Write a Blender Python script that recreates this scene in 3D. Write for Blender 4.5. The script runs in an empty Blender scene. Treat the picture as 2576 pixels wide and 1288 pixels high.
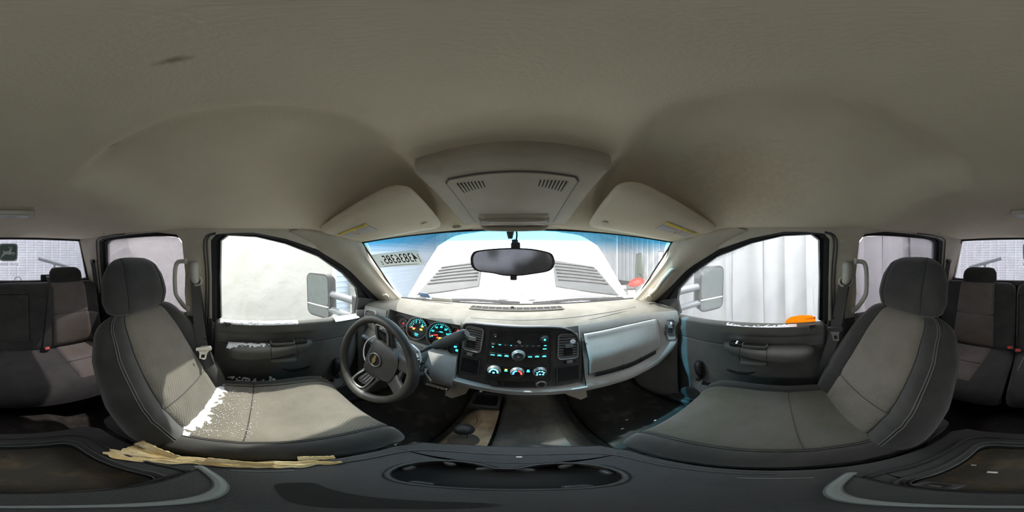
import bpy, bmesh, math, random
from mathutils import Vector, Matrix, noise
from mathutils.geometry import tessellate_polygon

random.seed(7)
SC = bpy.context.scene
COL = SC.collection
CAMX = 0.015

# ------------------------------------------------------------------ camera
cam_d = bpy.data.cameras.new('camera')
cam_d.type = 'PANO'
try:
    cam_d.panorama_type = 'EQUIRECTANGULAR'
except Exception:
    cam_d.cycles.panorama_type = 'EQUIRECTANGULAR'
cam_d.clip_start = 0.01
cam = bpy.data.objects.new('camera', cam_d)
cam.location = (CAMX, 0, 0)
cam.rotation_euler = (math.pi/2, 0, math.radians(2.516))
COL.objects.link(cam)
SC.camera = cam

# ------------------------------------------------------------------ sky, sun, exposure
world = bpy.data.worlds.new('world')
SC.world = world
world.use_nodes = True
wn = world.node_tree
bg = wn.nodes['Background']
bg.inputs['Color'].default_value = (0.97, 0.98, 1.0, 1)
bg.inputs['Strength'].default_value = 2.5

sun_d = bpy.data.lights.new('sun', 'SUN')
sun_d.energy = 2.0
sun_d.angle = math.radians(1.0)
sun_d.color = (1.0, 0.95, 0.88)
sun = bpy.data.objects.new('sun', sun_d)
COL.objects.link(sun)
SUN_EL, SUN_AZ = math.radians(55), math.radians(-77)     # high, square to the driver's side
sd = Vector((math.cos(SUN_EL)*math.sin(SUN_AZ), math.cos(SUN_EL)*math.cos(SUN_AZ), math.sin(SUN_EL)))
sun.rotation_euler = sd.to_track_quat('Z', 'Y').to_euler()
sun.location = sd*8

SC.view_settings.view_transform = 'Standard'
SC.view_settings.look = 'None'
SC.view_settings.exposure = 2.32
SC.view_settings.gamma = 1.0
SC.view_settings.use_curve_mapping = False
SC.cycles.max_bounces = 10
SC.cycles.diffuse_bounces = 6
SC.cycles.transparent_max_bounces = 16
SC.cycles.caustics_reflective = False
SC.cycles.caustics_refractive = False
SC.cycles.sample_clamp_indirect = 6.0

# ------------------------------------------------------------------ materials
MATS = {}
def lin(c):
    return tuple(((v/255)/12.92 if v/255 <= .04045 else ((v/255+.055)/1.055)**2.4) for v in c)

def mat(name, col, rough=.6, metal=0, col2=None, nscale=8, ndetail=4, lo=.4, hi=.65, bscale=0, bstr=.15,
        emit=None, estr=0, spec=.5, wave=None, sheen=0, bdist=.002):
    m = bpy.data.materials.new(name)
    m.use_nodes = True
    nt = m.node_tree
    p = nt.nodes['Principled BSDF']
    p.inputs['Base Color'].default_value = (*col, 1)
    p.inputs['Roughness'].default_value = rough
    p.inputs['Metallic'].default_value = metal
    p.inputs['Specular IOR Level'].default_value = spec
    if sheen:
        p.inputs['Sheen Weight'].default_value = sheen
    tc = nt.nodes.new('ShaderNodeTexCoord')
    if col2 is not None:
        n = nt.nodes.new('ShaderNodeTexNoise')
        n.inputs['Scale'].default_value = nscale
        n.inputs['Detail'].default_value = ndetail
        n.inputs['Roughness'].default_value = .65
        nt.links.new(tc.outputs['Object'], n.inputs['Vector'])
        r = nt.nodes.new('ShaderNodeValToRGB')
        r.color_ramp.elements[0].position = lo
        r.color_ramp.elements[1].position = hi
        r.color_ramp.elements[0].color = (*col, 1)
        r.color_ramp.elements[1].color = (*col2, 1)
        nt.links.new(n.outputs['Fac'], r.inputs['Fac'])
        nt.links.new(r.outputs['Color'], p.inputs['Base Color'])
    if bscale:
        if wave:
            b = nt.nodes.new('ShaderNodeTexWave')
            b.inputs['Scale'].default_value = bscale
            b.inputs['Distortion'].default_value = 1.5
            b.inputs['Detail Scale'].default_value = 3
            b.bands_direction = wave
        else:
            b = nt.nodes.new('ShaderNodeTexNoise')
            b.inputs['Scale'].default_value = bscale
            b.inputs['Detail'].default_value = 3
        nt.links.new(tc.outputs['Object'], b.inputs['Vector'])
        bp = nt.nodes.new('ShaderNodeBump')
        bp.inputs['Strength'].default_value = bstr
        bp.inputs['Distance'].default_value = bdist
        nt.links.new(b.outputs['Fac'], bp.inputs['Height'])
        nt.links.new(bp.outputs['Normal'], p.inputs['Normal'])
    if emit is not None:
        p.inputs['Emission Color'].default_value = (*emit, 1)
        p.inputs['Emission Strength'].default_value = estr
    MATS[name] = m
    return m

mat('headliner', (.72, .655, .505), .95, col2=(.65, .585, .445), nscale=3, lo=.35, hi=.7, bscale=260, bstr=.25, spec=.15)
mat('pillar', (.47, .43, .345), .6, col2=(.40, .365, .285), nscale=5, bscale=420, bstr=.12, spec=.35)
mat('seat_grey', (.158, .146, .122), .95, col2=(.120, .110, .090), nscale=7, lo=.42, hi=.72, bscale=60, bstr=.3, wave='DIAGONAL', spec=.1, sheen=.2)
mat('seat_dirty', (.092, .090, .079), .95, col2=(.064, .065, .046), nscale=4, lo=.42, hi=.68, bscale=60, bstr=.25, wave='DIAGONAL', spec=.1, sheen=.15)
mat('seat_black', (.034, .034, .033), .9, col2=(.05, .049, .045), nscale=9, bscale=500, bstr=.25, spec=.15, sheen=.25)
mat('seat_rear_grey', (.145, .132, .122), .95, col2=(.115, .096, .075), nscale=5, lo=.45, hi=.7, bscale=60, bstr=.3, wave='DIAGONAL', spec=.1, sheen=.15)
mat('stitch', (.16, .16, .14), .8)
mat('dash_top', (.118, .114, .098), .85, col2=(.086, .083, .07), nscale=6, ndetail=7, lo=.40, hi=.62, bscale=400, bstr=.15, spec=.25)
mat('dash_face', (.30, .295, .28), .55, col2=(.25, .245, .23), nscale=7, bscale=520, bstr=.15, spec=.4)
mat('bezel', (.045, .045, .046), .45, col2=(.085, .08, .07), nscale=14, ndetail=6, lo=.48, hi=.75, bscale=500, bstr=.08)
mat('radio', (.022, .022, .022), .38, col2=(.075, .068, .055), nscale=18, ndetail=7, lo=.45, hi=.8)
mat('dark_plastic', (.032, .032, .033), .5, col2=(.055, .053, .048), nscale=12, bscale=450, bstr=.12)
mat('black_plastic', (.012, .012, .013), .55, spec=.3)
mat('hole', (.004, .004, .004), .9)
mat('door_grey', (.125, .122, .114), .62, col2=(.10, .097, .088), nscale=6, bscale=420, bstr=.2, spec=.35)
mat('door_light', (.165, .162, .15), .6, col2=(.14, .137, .125), nscale=6, bscale=420, bstr=.2, spec=.35)
mat('column_grey', (.045, .058, .062), .5, bscale=420, bstr=.12)
mat('wheel_grip', (.035, .034, .031), .5, col2=(.085, .08, .065), nscale=10, ndetail=6, lo=.5, hi=.75, bscale=300, bstr=.2)
mat('carpet', (.030, .029, .026), .95, col2=(.085, .075, .058), nscale=10, ndetail=8, lo=.5, hi=.78, bscale=220, bstr=.6, bdist=.004, spec=.1)
mat('rubber_mat', (.035, .034, .03), .75, col2=(.12, .10, .075), nscale=6, ndetail=7, lo=.45, hi=.7, bscale=160, bstr=.4, wave='DIAGONAL')
mat('dirty_tunnel', (.16, .10, .06), .85, col2=(.36, .28, .18), nscale=12, ndetail=8, lo=.4, hi=.7, bscale=90, bstr=.5)
mat('beige_piece', (.45, .41, .33), .7, col2=(.38, .33, .24), nscale=9)
mat('console', (.015, .016, .0165), .6, col2=(.026, .026, .026), nscale=6, bscale=380, bstr=.3, bdist=.003)
mat('console_edge', (.16, .18, .17), .6)
mat('bin_mat', (.035, .03, .022), .9, col2=(.10, .07, .035), nscale=14, ndetail=7, lo=.5, hi=.75)
mat('foam', (.72, .52, .22), .95, col2=(.80, .66, .40), nscale=16, ndetail=6, bscale=70, bstr=.7, bdist=.006)
mat('snow', (.86, .87, .90), .75, col2=(.74, .76, .82), nscale=60, bscale=160, bstr=.9, bdist=.004)
mat('chrome', (.75, .75, .75), .16, 1)
mat('steel', (.55, .54, .50), .35, 1, col2=(.35, .33, .28), nscale=20)
mat('satin_trim', (.30, .30, .29), .35, .6)
mat('webbing', (.045, .044, .042), .8, bscale=300, bstr=.4, wave='X')
mat('belt_cover', (.42, .41, .36), .55)
mat('gauge_face', (.010, .011, .011), .35)
mat('gauge_side', (.10, .012, .014), .4)
mat('red_buckle', (.62, .05, .03), .45)
mat('gold', (.75, .58, .26), .3, .8)
mat('white_cable', (.80, .80, .84), .4)
mat('cyan_light', (.02, .2, .22), .5, emit=(.03, .75, .85), estr=1.1)
mat('cyan_bright', (.02, .2, .22), .5, emit=(.08, .60, .95), estr=1.6)
mat('amber_light', (.4, .2, .0), .5, emit=(1.0, .50, .02), estr=2.2)
mat('red_light', (.4, .0, .0), .5, emit=(1.0, .03, .03), estr=1.3)
mat('blue_light', (.0, .05, .3), .5, emit=(.04, .18, 1.0), estr=1.5)
mat('white_light', (.8, .8, .8), .5, emit=(.55, .78, 1.0), estr=2.0)
mat('pale_mark', (.55, .55, .52), .6)
mat('label_white', (.62, .61, .58), .6)
mat('label_yellow', (.78, .60, .06), .6)
mat('label_ink', (.13, .13, .13), .7)
mat('label_red', (.55, .10, .08), .7)

mat('sticker_ink', (.03, .04, .037), .8)
mat('blue_sticker', (.10, .20, .38), .6)
mat('deer_green', (.09, .14, .115), .6)
mat('deer_white', (.62, .64, .66), .6)
def translucent(name, col):
    m = bpy.data.materials.new(name); m.use_nodes = True; nt = m.node_tree
    a = nt.nodes.new('ShaderNodeBsdfTranslucent'); a.inputs['Color'].default_value = (*col, 1)
    b = nt.nodes.new('ShaderNodeBsdfTransparent'); b.inputs['Color'].default_value = (*col, 1)
    x = nt.nodes.new('ShaderNodeMixShader'); x.inputs[0].default_value = .55 if name == 'orange' else .12
    nt.links.new(a.outputs[0], x.inputs[1]); nt.links.new(b.outputs[0], x.inputs[2])
    nt.links.new(x.outputs[0], nt.nodes['Material Output'].inputs['Surface'])
    MATS[name] = m
translucent('orange', (1.0, .50, .08))
translucent('sticker_paper', (.065, .073, .069))
mat('white_paint', (.85, .85, .84), .35, col2=(.80, .80, .79), nscale=4)
mat('hood_panel', (.016, .018, .019), .6, col2=(.028, .03, .031), nscale=10, bscale=200, bstr=.2)
mat('cowl', (.03, .03, .03), .6, col2=(.08, .08, .08), nscale=30, lo=.5, hi=.7)
mat('trailer_white', (.29, .284, .263), .7, col2=(.258, .247, .217), nscale=1.6, ndetail=8, lo=.45, hi=.75, bscale=5, bstr=.5, bdist=.05)
mat('wall_metal', (.42, .435, .445), .5, col2=(.37, .38, .39), nscale=1.5, ndetail=6)
mat('door_metal', (.40, .47, .54), .5)
mat('concrete', (.86, .86, .87), .85, col2=(.76, .76, .77), nscale=1.2, ndetail=8, bscale=30, bstr=.3)
mat('curtain', (.195, .195, .195), .5, col2=(.165, .165, .17), nscale=2, ndetail=5)
mat('bike_red', (.60, .06, .045), .4)
mat('tyre', (.02, .02, .02), .9)
mat('jacket', (.10, .115, .095), .9)
mat('wood', (.35, .24, .14), .8, col2=(.28, .18, .10), nscale=9)
mat('tube_white', (.9, .9, .9), .4, emit=(1, 1, 1), estr=8)
mat('mirror_glass', (.62, .66, .66), .06, 1)
mat('rear_mirror', (.50, .51, .53), .12, .7, col2=(.42, .43, .45), nscale=25, ndetail=6)
mat('mirror_glass_painted', (.085, .098, .092), .3, .1, col2=(.07, .08, .074), nscale=40)  # grey-green reflection painted in as the glass colour
mat('mirror_arm', (.11, .115, .12), .4)

def stains_and_tint(name, spots):
    """brown stains and a painted warm lens tint, soft ragged edges, at fixed places on a cloth (object space)"""
    nt = MATS[name].node_tree; p = nt.nodes['Principled BSDF']
    src = p.inputs['Base Color'].links[0].from_socket
    tc = nt.nodes.new('ShaderNodeTexCoord')
    for (c, s, col, amt) in spots:
        mp = nt.nodes.new('ShaderNodeMapping'); mp.vector_type = 'TEXTURE'
        mp.inputs['Location'].default_value = c; mp.inputs['Scale'].default_value = s
        nt.links.new(tc.outputs['Object'], mp.inputs['Vector'])
        ln = nt.nodes.new('ShaderNodeVectorMath'); ln.operation = 'LENGTH'; nt.links.new(mp.outputs[0], ln.inputs[0])
        no = nt.nodes.new('ShaderNodeTexNoise'); no.inputs['Scale'].default_value = 60; nt.links.new(tc.outputs['Object'], no.inputs['Vector'])
        ad = nt.nodes.new('ShaderNodeMath'); ad.operation = 'ADD'; nt.links.new(ln.outputs['Value'], ad.inputs[0]); nt.links.new(no.outputs['Fac'], ad.inputs[1])
        mr = nt.nodes.new('ShaderNodeMapRange'); mr.inputs['From Min'].default_value = .6; mr.inputs['From Max'].default_value = 1.5
        mr.inputs['To Min'].default_value = amt; mr.inputs['To Max'].default_value = 0; nt.links.new(ad.outputs[0], mr.inputs['Value'])
        mx = nt.nodes.new('ShaderNodeMix'); mx.data_type = 'RGBA'
        nt.links.new(mr.outputs[0], mx.inputs['Factor']); nt.links.new(src, mx.inputs[6]); mx.inputs[7].default_value = (*col, 1)
        src = mx.outputs[2]
    nt.links.new(src, p.inputs['Base Color'])

def glass(name, tint=(1, 1, 1), band=None, frost=0, frost_edges=None, dirt=.02, gl=1.0):
    """clear pane: transparent + fresnel gloss, with dust / frost sitting on it and an optional shade band"""
    m = bpy.data.materials.new(name)
    m.use_nodes = True
    nt = m.node_tree
    N = nt.nodes.new
    for n in list(nt.nodes):
        nt.nodes.remove(n)
    out = N('ShaderNodeOutputMaterial')
    tr = N('ShaderNodeBsdfTransparent'); tr.inputs['Color'].default_value = (*tint, 1)
    go = N('ShaderNodeBsdfGlossy'); go.inputs['Roughness'].default_value = .02
    fr = N('ShaderNodeFresnel'); fr.inputs['IOR'].default_value = 1.35
    mx = N('ShaderNodeMixShader')
    ml = N('ShaderNodeMath'); ml.operation = 'MULTIPLY'; ml.inputs[1].default_value = gl*.6
    nt.links.new(fr.outputs[0], ml.inputs[0]); nt.links.new(ml.outputs[0], mx.inputs[0])
    nt.links.new(tr.outputs[0], mx.inputs[1]); nt.links.new(go.outputs[0], mx.inputs[2])
    tc = N('ShaderNodeTexCoord')
    if band is not None:
        sep = N('ShaderNodeSeparateXYZ'); nt.links.new(tc.outputs['Generated'], sep.inputs[0])
        r = N('ShaderNodeValToRGB')
        e = r.color_ramp.elements
        e[0].position = band[0]; e[0].color = (*tint, 1)
        e[1].position = band[1]; e[1].color = (*band[2], 1)
        nt.links.new(sep.outputs['Z'], r.inputs['Fac'])
        nt.links.new(r.outputs['Color'], tr.inputs['Color'])
    di = N('ShaderNodeBsdfTranslucent'); di.inputs['Color'].default_value = (.92, .93, .95, 1)
    df = N('ShaderNodeBsdfDiffuse'); df.inputs['Color'].default_value = (.85, .86, .88, 1)
    dm = N('ShaderNodeMixShader'); dm.inputs[0].default_value = .5
    nt.links.new(di.outputs[0], dm.inputs[1]); nt.links.new(df.outputs[0], dm.inputs[2])
    n = N('ShaderNodeTexNoise'); n.inputs['Scale'].default_value = 38; n.inputs['Detail'].default_value = 5; n.inputs['Roughness'].default_value = .7
    nt.links.new(tc.outputs['Object'], n.inputs['Vector'])
    if frost_edges is not None:
        # frost creeping in from the top edge: (lo, hi) in generated z plus grain
        sep2 = N('ShaderNodeSeparateXYZ'); nt.links.new(tc.outputs['Generated'], sep2.inputs[0])
        fy, slope, lo, hi, amt = frost_edges
        a = N('ShaderNodeMath'); a.operation = 'MULTIPLY_ADD'; a.inputs[1].default_value = slope
        nt.links.new(sep2.outputs['Y'], a.inputs[0]); nt.links.new(sep2.outputs['Z'], a.inputs[2])
        b = N('ShaderNodeMath'); b.operation = 'MULTIPLY_ADD'; b.inputs[1].default_value = .35
        nt.links.new(n.outputs['Fac'], b.inputs[0]); nt.links.new(a.outputs[0], b.inputs[2])
        rr = N('ShaderNodeMapRange'); rr.inputs['From Min'].default_value = lo+.17; rr.inputs['From Max'].default_value = hi+.17
        rr.inputs['To Min'].default_value = frost; rr.inputs['To Max'].default_value = amt
        nt.links.new(b.outputs[0], rr.inputs['Value'])
    else:
        rr = N('ShaderNodeMapRange'); rr.inputs['From Min'].default_value = .35; rr.inputs['From Max'].default_value = .75
        rr.inputs['To Min'].default_value = frost; rr.inputs['To Max'].default_value = frost+dirt*3
        nt.links.new(n.outputs['Fac'], rr.inputs['Value'])
    m2 = N('ShaderNodeMixShader')
    nt.links.new(rr.outputs[0], m2.inputs[0]); nt.links.new(mx.outputs[0], m2.inputs[1]); nt.links.new(dm.outputs[0], m2.inputs[2])
    nt.links.new(m2.outputs[0], out.inputs['Surface'])
    MATS[name] = m
    return m

glass('windshield_glass', (.97, .98, .98), band=(.78, .92, (.07, .42, .66)), frost=.004, dirt=.004, gl=.18)
glass('door_glass_clear', (.88, .90, .89), frost=.004, dirt=.01, frost_edges=(0, .95, 1.36, 1.55, .25))
glass('door_glass_frosty', (.86, .88, .89), frost=.03, dirt=.05, frost_edges=(0, .95, 1.30, 1.48, .45))
glass('privacy_glass', (.52, .505, .53), frost=.02, dirt=.02)
glass('back_glass', (.47, .465, .49), frost=.02, dirt=.02)
glass('gauge_lens', (.93, .95, .95), frost=.0, dirt=.01)

# ------------------------------------------------------------------ mesh helpers
WL = {}
def _props(o, label, cat, group, kind):
    if label: o['label'] = label
    if cat: o['category'] = cat
    if group: o['group'] = group
    if kind: o['kind'] = kind

def root(name, loc, label=None, cat=None, group=None, kind=None):
    o = bpy.data.objects.new(name, None)
    o.empty_display_size = .05
    COL.objects.link(o)
    o.location = loc
    WL[o.name] = Vector(loc)
    _props(o, label, cat, group, kind)
    return o

def mk(name, vf, m, parent=None, label=None, cat=None, group=None, kind=None, smooth=True, angle=38, bevel=0, seg=2, sub=0, sol=0):
    verts, faces = vf
    verts = [Vector(v) for v in verts]
    lo = Vector((min(v.x for v in verts), min(v.y for v in verts), min(v.z for v in verts)))
    hi = Vector((max(v.x for v in verts), max(v.y for v in verts), max(v.z for v in verts)))
    c = (lo+hi)/2
    me = bpy.data.meshes.new(name)
    me.from_pydata([tuple(v-c) for v in verts], [], faces)
    me.validate()
    me.update()
    bm = bmesh.new(); bm.from_mesh(me)
    bmesh.ops.remove_doubles(bm, verts=bm.verts, dist=1e-6)
    bmesh.ops.recalc_face_normals(bm, faces=bm.faces)
    bm.to_mesh(me); bm.free()
    if smooth:
        me.polygons.foreach_set('use_smooth', [True]*len(me.polygons))
        me.set_sharp_from_angle(angle=math.radians(angle))
    me.materials.append(MATS[m])
    o = bpy.data.objects.new(name, me)
    COL.objects.link(o)
    WL[o.name] = c
    if parent is not None:
        o.parent = parent
        o.location = c-WL[parent.name]
    else:
        o.location = c
    if sol:
        s = o.modifiers.new('solid', 'SOLIDIFY'); s.thickness = sol; s.offset = 0
    if bevel:
        b = o.modifiers.new('bevel', 'BEVEL'); b.width = bevel; b.segments = seg; b.limit_method = 'ANGLE'; b.angle_limit = math.radians(35)
        b.harden_normals = False
    if sub:
        s = o.modifiers.new('sub', 'SUBSURF'); s.levels = sub; s.render_levels = sub
    _props(o, label, cat, group, kind)
    return o

def J(*parts):
    V, F = [], []
    for v, f in parts:
        b = len(V)
        V += [tuple(x) for x in v]
        F += [tuple(i+b for i in q) for q in f]
    return V, F

def bx(c, s, R=None):
    V = []
    for dx in (-.5, .5):
        for dy in (-.5, .5):
            for dz in (-.5, .5):
                p = Vector((dx*s[0], dy*s[1], dz*s[2]))
                if R is not None: p = R @ p
                V.append(tuple(p+Vector(c)))
    return V, [(0, 1, 3, 2), (4, 6, 7, 5), (0, 4, 5, 1), (2, 3, 7, 6), (0, 2, 6, 4), (1, 5, 7, 3)]

def rot(ax, deg):
    return Matrix.Rotation(math.radians(deg), 3, ax)

def ring_basis(t, up=Vector((0, 0, 1))):
    t = t.normalized()
    if abs(t.dot(up)) > .95: up = Vector((0, 1, 0))
    a = t.cross(up).normalized(); b = a.cross(t).normalized()
    return a, b

def tube(pts, r, n=8, closed=False, caps=True):
    pts = [Vector(p) for p in pts]
    k = len(pts)
    rr = r if isinstance(r, (list, tuple)) else [r]*k
    V, F = [], []
    pa = None
    for i, p in enumerate(pts):
        if closed: t = pts[(i+1) % k]-pts[i-1]
        else: t = pts[min(i+1, k-1)]-pts[max(i-1, 0)]
        if pa is None: a, b = ring_basis(t)
        else:
            t.normalize()
            a = (pa-t*pa.dot(t)).normalized(); b = a.cross(t).normalized()
        pa = a
        for j in range(n):
            th = 2*math.pi*j/n
            V.append(tuple(p+a*math.cos(th)*rr[i]+b*math.sin(th)*rr[i]))
    for i in range(k if closed else k-1):
        for j in range(n):
            F.append((i*n+j, i*n+(j+1) % n, ((i+1) % k)*n+(j+1) % n, ((i+1) % k)*n+j))
    if not closed and caps:
        F.append(tuple(range(n))); F.append(tuple((k-1)*n+j for j in range(n)))
    return V, F

def cyl(p0, p1, r0, r1=None, n=20):
    return tube([p0, p1], [r0, r1 if r1 is not None else r0], n)

def loft(secs, closed=False, caps=False):
    """secs: list of equal-length point lists"""
    n = len(secs[0]); V = [tuple(p) for s in secs for p in s]; F = []
    for i in range(len(secs)-1):
        for j in range(n if closed else n-1):
            F.append((i*n+j, i*n+(j+1) % n, (i+1)*n+(j+1) % n, (i+1)*n+j))
    if caps:
        F.append(tuple(range(n))); F.append(tuple((len(secs)-1)*n+j for j in range(n)))
    return V, F

def prism(poly, f, w0, w1):
    """polygon in (a,b), extruded from w0 to w1 through the mapping f(a,b,w)"""
    n = len(poly)
    V = [tuple(f(a, b, w0)) for a, b in poly]+[tuple(f(a, b, w1)) for a, b in poly]
    tri = tessellate_polygon([[Vector((a, b, 0)) for a, b in poly]])
    F = [tuple(t) for t in tri]+[tuple(n+i for i in t) for t in tri]
    F += [(i, (i+1) % n, n+(i+1) % n, n+i) for i in range(n)]
    return V, F

def ringprism(outer, inner, f, w0, w1):
    n = len(outer)
    V = [tuple(f(a, b, w)) for w in (w0, w1) for lst in (outer, inner) for a, b in lst]
    F = []
    for i in range(n):
        j = (i+1) % n
        F += [(i, j, n+j, n+i), (2*n+i, 2*n+j, 3*n+j, 3*n+i), (i, j, 2*n+j, 2*n+i), (n+i, n+j, 3*n+j, 3*n+i)]
    return V, F

def frame(o, u, v):
    o = Vector(o); u = Vector(u).normalized(); v = Vector(v); v = (v-u*v.dot(u)).normalized(); n = u.cross(v)
    return lambda a, b, w=0: o+u*a+v*b+n*w

def rr(w, h, r, n=4, cx=0, cy=0):
    P = []
    for sx, sy, a0 in ((1, 1, 0), (-1, 1, 90), (-1, -1, 180), (1, -1, 270)):
        for i in range(n+1):
            a = math.radians(a0+90*i/n)
            P.append((cx+sx*(w/2-r)+r*math.cos(a), cy+sy*(h/2-r)+r*math.sin(a)))
    return P

def circ(r, n=24, cx=0, cy=0, ry=None):
    ry = ry or r
    return [(cx+r*math.cos(2*math.pi*i/n), cy+ry*math.sin(2*math.pi*i/n)) for i in range(n)]

def grid(f, nu, nv):
    V = [tuple(f(i/nu, j/nv)) for i in range(nu+1) for j in range(nv+1)]
    F = [(i*(nv+1)+j, (i+1)*(nv+1)+j, (i+1)*(nv+1)+j+1, i*(nv+1)+j+1) for i in range(nu) for j in range(nv)]
    return V, F

def smooth(a, b, x):
    if a == b: return 1.0 if x > a else 0.0
    t = max(0, min(1, (x-a)/(b-a)))
    return t*t*(3-2*t)

def interp(tab, x):
    if x <= tab[0][0]: return tab[0][1]
    for (a, p), (b, q) in zip(tab, tab[1:]):
        if x <= b:
            return p+(q-p)*(x-a)/(b-a)
    return tab[-1][1]

def text_vf(s, size, f, depth=.0006, mirror=False, bold=0, align='CENTER', shear=0, xs=1.0):
    cu = bpy.data.curves.new('lettering', 'FONT')
    cu.body = s; cu.size = size; cu.align_x = align; cu.align_y = 'CENTER'; cu.extrude = .0; cu.shear = shear
    cu.resolution_u = 2
    cu.offset = bold
    o = bpy.data.objects.new('lettering', cu)
    COL.objects.link(o)
    dg = bpy.context.evaluated_depsgraph_get()
    me = bpy.data.meshes.new_from_object(o.evaluated_get(dg))
    V = [tuple(f((-v.co.x if mirror else v.co.x)*xs, v.co.y, depth)) for v in me.vertices]
    F = [tuple(p.vertices) for p in me.polygons]
    bpy.data.objects.remove(o); bpy.data.curves.remove(cu); bpy.data.meshes.remove(me)
    return V, F

def disc(f, r, w0, w1, a=0, b=0, n=24, ry=None):
    return prism(circ(r, n, a, b, ry), f, w0, w1)

def knobvf(f, a, b, r0, r1, w0, w1, n=24):
    """turned knob: skirt radius r0 at w0, cap radius r1 at w1 with a softened rim"""
    prof = [(r0, w0), (r0*.98, w0+(w1-w0)*.35), (r1*1.02, w0+(w1-w0)*.55), (r1, w0+(w1-w0)*.9), (r1*.93, w1), (r1*.8, w1)]
    return loft([[f(a+r*math.cos(2*math.pi*i/n), b+r*math.sin(2*math.pi*i/n), w) for i in range(n)] for r, w in prof], closed=True, caps=True)

def copy_tree(o, parent=None, loc=None):
    c = o.copy(); COL.objects.link(c); c.parent = parent
    if loc is not None: c.location = loc
    WL[c.name] = (WL[parent.name] if parent else Vector((0, 0, 0)))+Vector(c.location)
    for ch in [x for x in bpy.data.objects if x.parent == o]:
        copy_tree(ch, c)
    return c

def ribbon(pts, wdir, w, th=.0016):
    """flat strap along pts; wdir gives the width direction(s)"""
    pts = [Vector(p) for p in pts]
    secs = []
    for i, p in enumerate(pts):
        t = (pts[min(i+1, len(pts)-1)]-pts[max(i-1, 0)]).normalized()
        wd = Vector(wdir[i] if isinstance(wdir, list) else wdir)
        wd = (wd-t*wd.dot(t)).normalized()
        nn = t.cross(wd)
        secs.append([p-wd*w/2-nn*th/2, p+wd*w/2-nn*th/2, p+wd*w/2+nn*th/2, p-wd*w/2+nn*th/2])
    return loft(secs, closed=True, caps=True)

def subdiv_path(pts, n=6):
    """Catmull-Rom through pts"""
    P = [Vector(p) for p in pts]; out = []
    for i in range(len(P)-1):
        a = P[max(i-1, 0)]; b = P[i]; c = P[i+1]; d = P[min(i+2, len(P)-1)]
        for k in range(n):
            t = k/n
            out.append(.5*((2*b)+(c-a)*t+(2*a-5*b+4*c-d)*t*t+(3*b-a-3*c+d)*t**3))
    out.append(P[-1])
    return out

def side(y, z):
    t = min(1.1, max(0, (z+.33)/.44))
    return .785-.11*t

# ================================================================== THE YARD
GZ = -1.85
mk('ground', bx((0, 1, GZ-.05), (30, 30, .1)), 'concrete', kind='structure', smooth=False)

def ribbed(p0, p1, z0, z1, pitch, depth, horizontal=False):
    """profiled sheet-metal wall between two plan points"""
    p0 = Vector((p0[0], p0[1], 0)); p1 = Vector((p1[0], p1[1], 0)); u = (p1-p0); L = u.length; u.normalize(); n = Vector((-u.y, u.x, 0))
    S = []
    if not horizontal:
        k = int(L/pitch); xs = []
        for i in range(k):
            xs += [(i*pitch, 0), (i*pitch+pitch*.62, 0), (i*pitch+pitch*.70, depth), (i*pitch+pitch*.92, depth)]
        S = [[tuple(p0+u*a+n*d+Vector((0, 0, z))) for z in (z0, z1)] for a, d in xs]
    else:
        k = int((z1-z0)/pitch)
        for i in range(k):
            for a, d in ((0, 0), (.85, 0), (.88, depth), (.97, depth)):
                S.append([tuple(p0+n*d+Vector((0, 0, z0+(i+a)*pitch))), tuple(p1+n*d+Vector((0, 0, z0+(i+a)*pitch)))])
    return loft(S)

mk('wall_front', ribbed((-7, 7.5), (7, 7.5), GZ, 2.25, .35, .05), 'wall_metal', kind='structure', smooth=False)
mk('wall_right', ribbed((5.2, 7.5), (5.2, -8), GZ, 2.2, .35, .05), 'wall_metal', kind='structure', smooth=False)
mk('wall_left', ribbed((-4.2, 7.5), (-4.2, -8), GZ, 1.5, .16, .02, True), 'door_metal', kind='structure', smooth=False)
mk('wall_rear', ribbed((-7, -6.5), (7, -6.5), GZ, 1.6, .35, .05), 'wall_metal', kind='structure', smooth=False)

# unseen roof added to shade the front bay; front wall and posts carry it
rv, rf = ribbed((-7, 0), (7, 0), 0, 5.4, .35, .05)
mk('roof_shade', ([(x, 2.2+z, 2.25+y) for x, y, z in rv], rf), 'wall_metal', kind='structure', smooth=False)
for px_ in (-3.9, 5.0):
    mk('trim_post', bx((px_, 2.35, (GZ+2.25)/2), (.14, .14, 2.25-GZ)), 'steel', kind='structure', smooth=False)
# white trailer parked beside the driver's door
t = root('box_trailer', (-2.4, -1.2, GZ), 'white box trailer parked close beside the driver door', 'trailer')
def trailer_side(a, b):
    y = -3.4+4.3*a; z = GZ+.25+1.95*b
    return (-1.95+.012*noise.noise(Vector((y*1.5, z*1.5, 2)))+.006*noise.noise(Vector((y*5, z*5, 7))), y, z)
mk('side_panel', grid(trailer_side, 60, 30), 'trailer_white', t)
mk('end_panel', bx((-2.35, .9, GZ+1.22), (.8, .05, 1.95)), 'trailer_white', t, smooth=False)
mk('corner_post', bx((-1.95, .91, GZ+1.22), (.05, .06, 1.98)), 'wall_metal', t, bevel=.006)
mk('roof', bx((-2.36, -1.25, GZ+2.2), (.86, 4.36, .03)), 'trailer_white', t, smooth=False)
mk('skirt', bx((-2.3, -1.25, GZ+.22), (.6, 4.2, .1)), 'cowl', t, smooth=False)
for yy in (-2.2, -1.4):
    w = mk('wheel', cyl((-2.25, yy, GZ+.3), (-2.0, yy, GZ+.3), .3, n=28), 'tyre', t, bevel=.02)
    mk('hub', cyl((-2.01, yy, GZ+.3), (-1.985, yy, GZ+.3), .12, n=16), 'steel', w)

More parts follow.
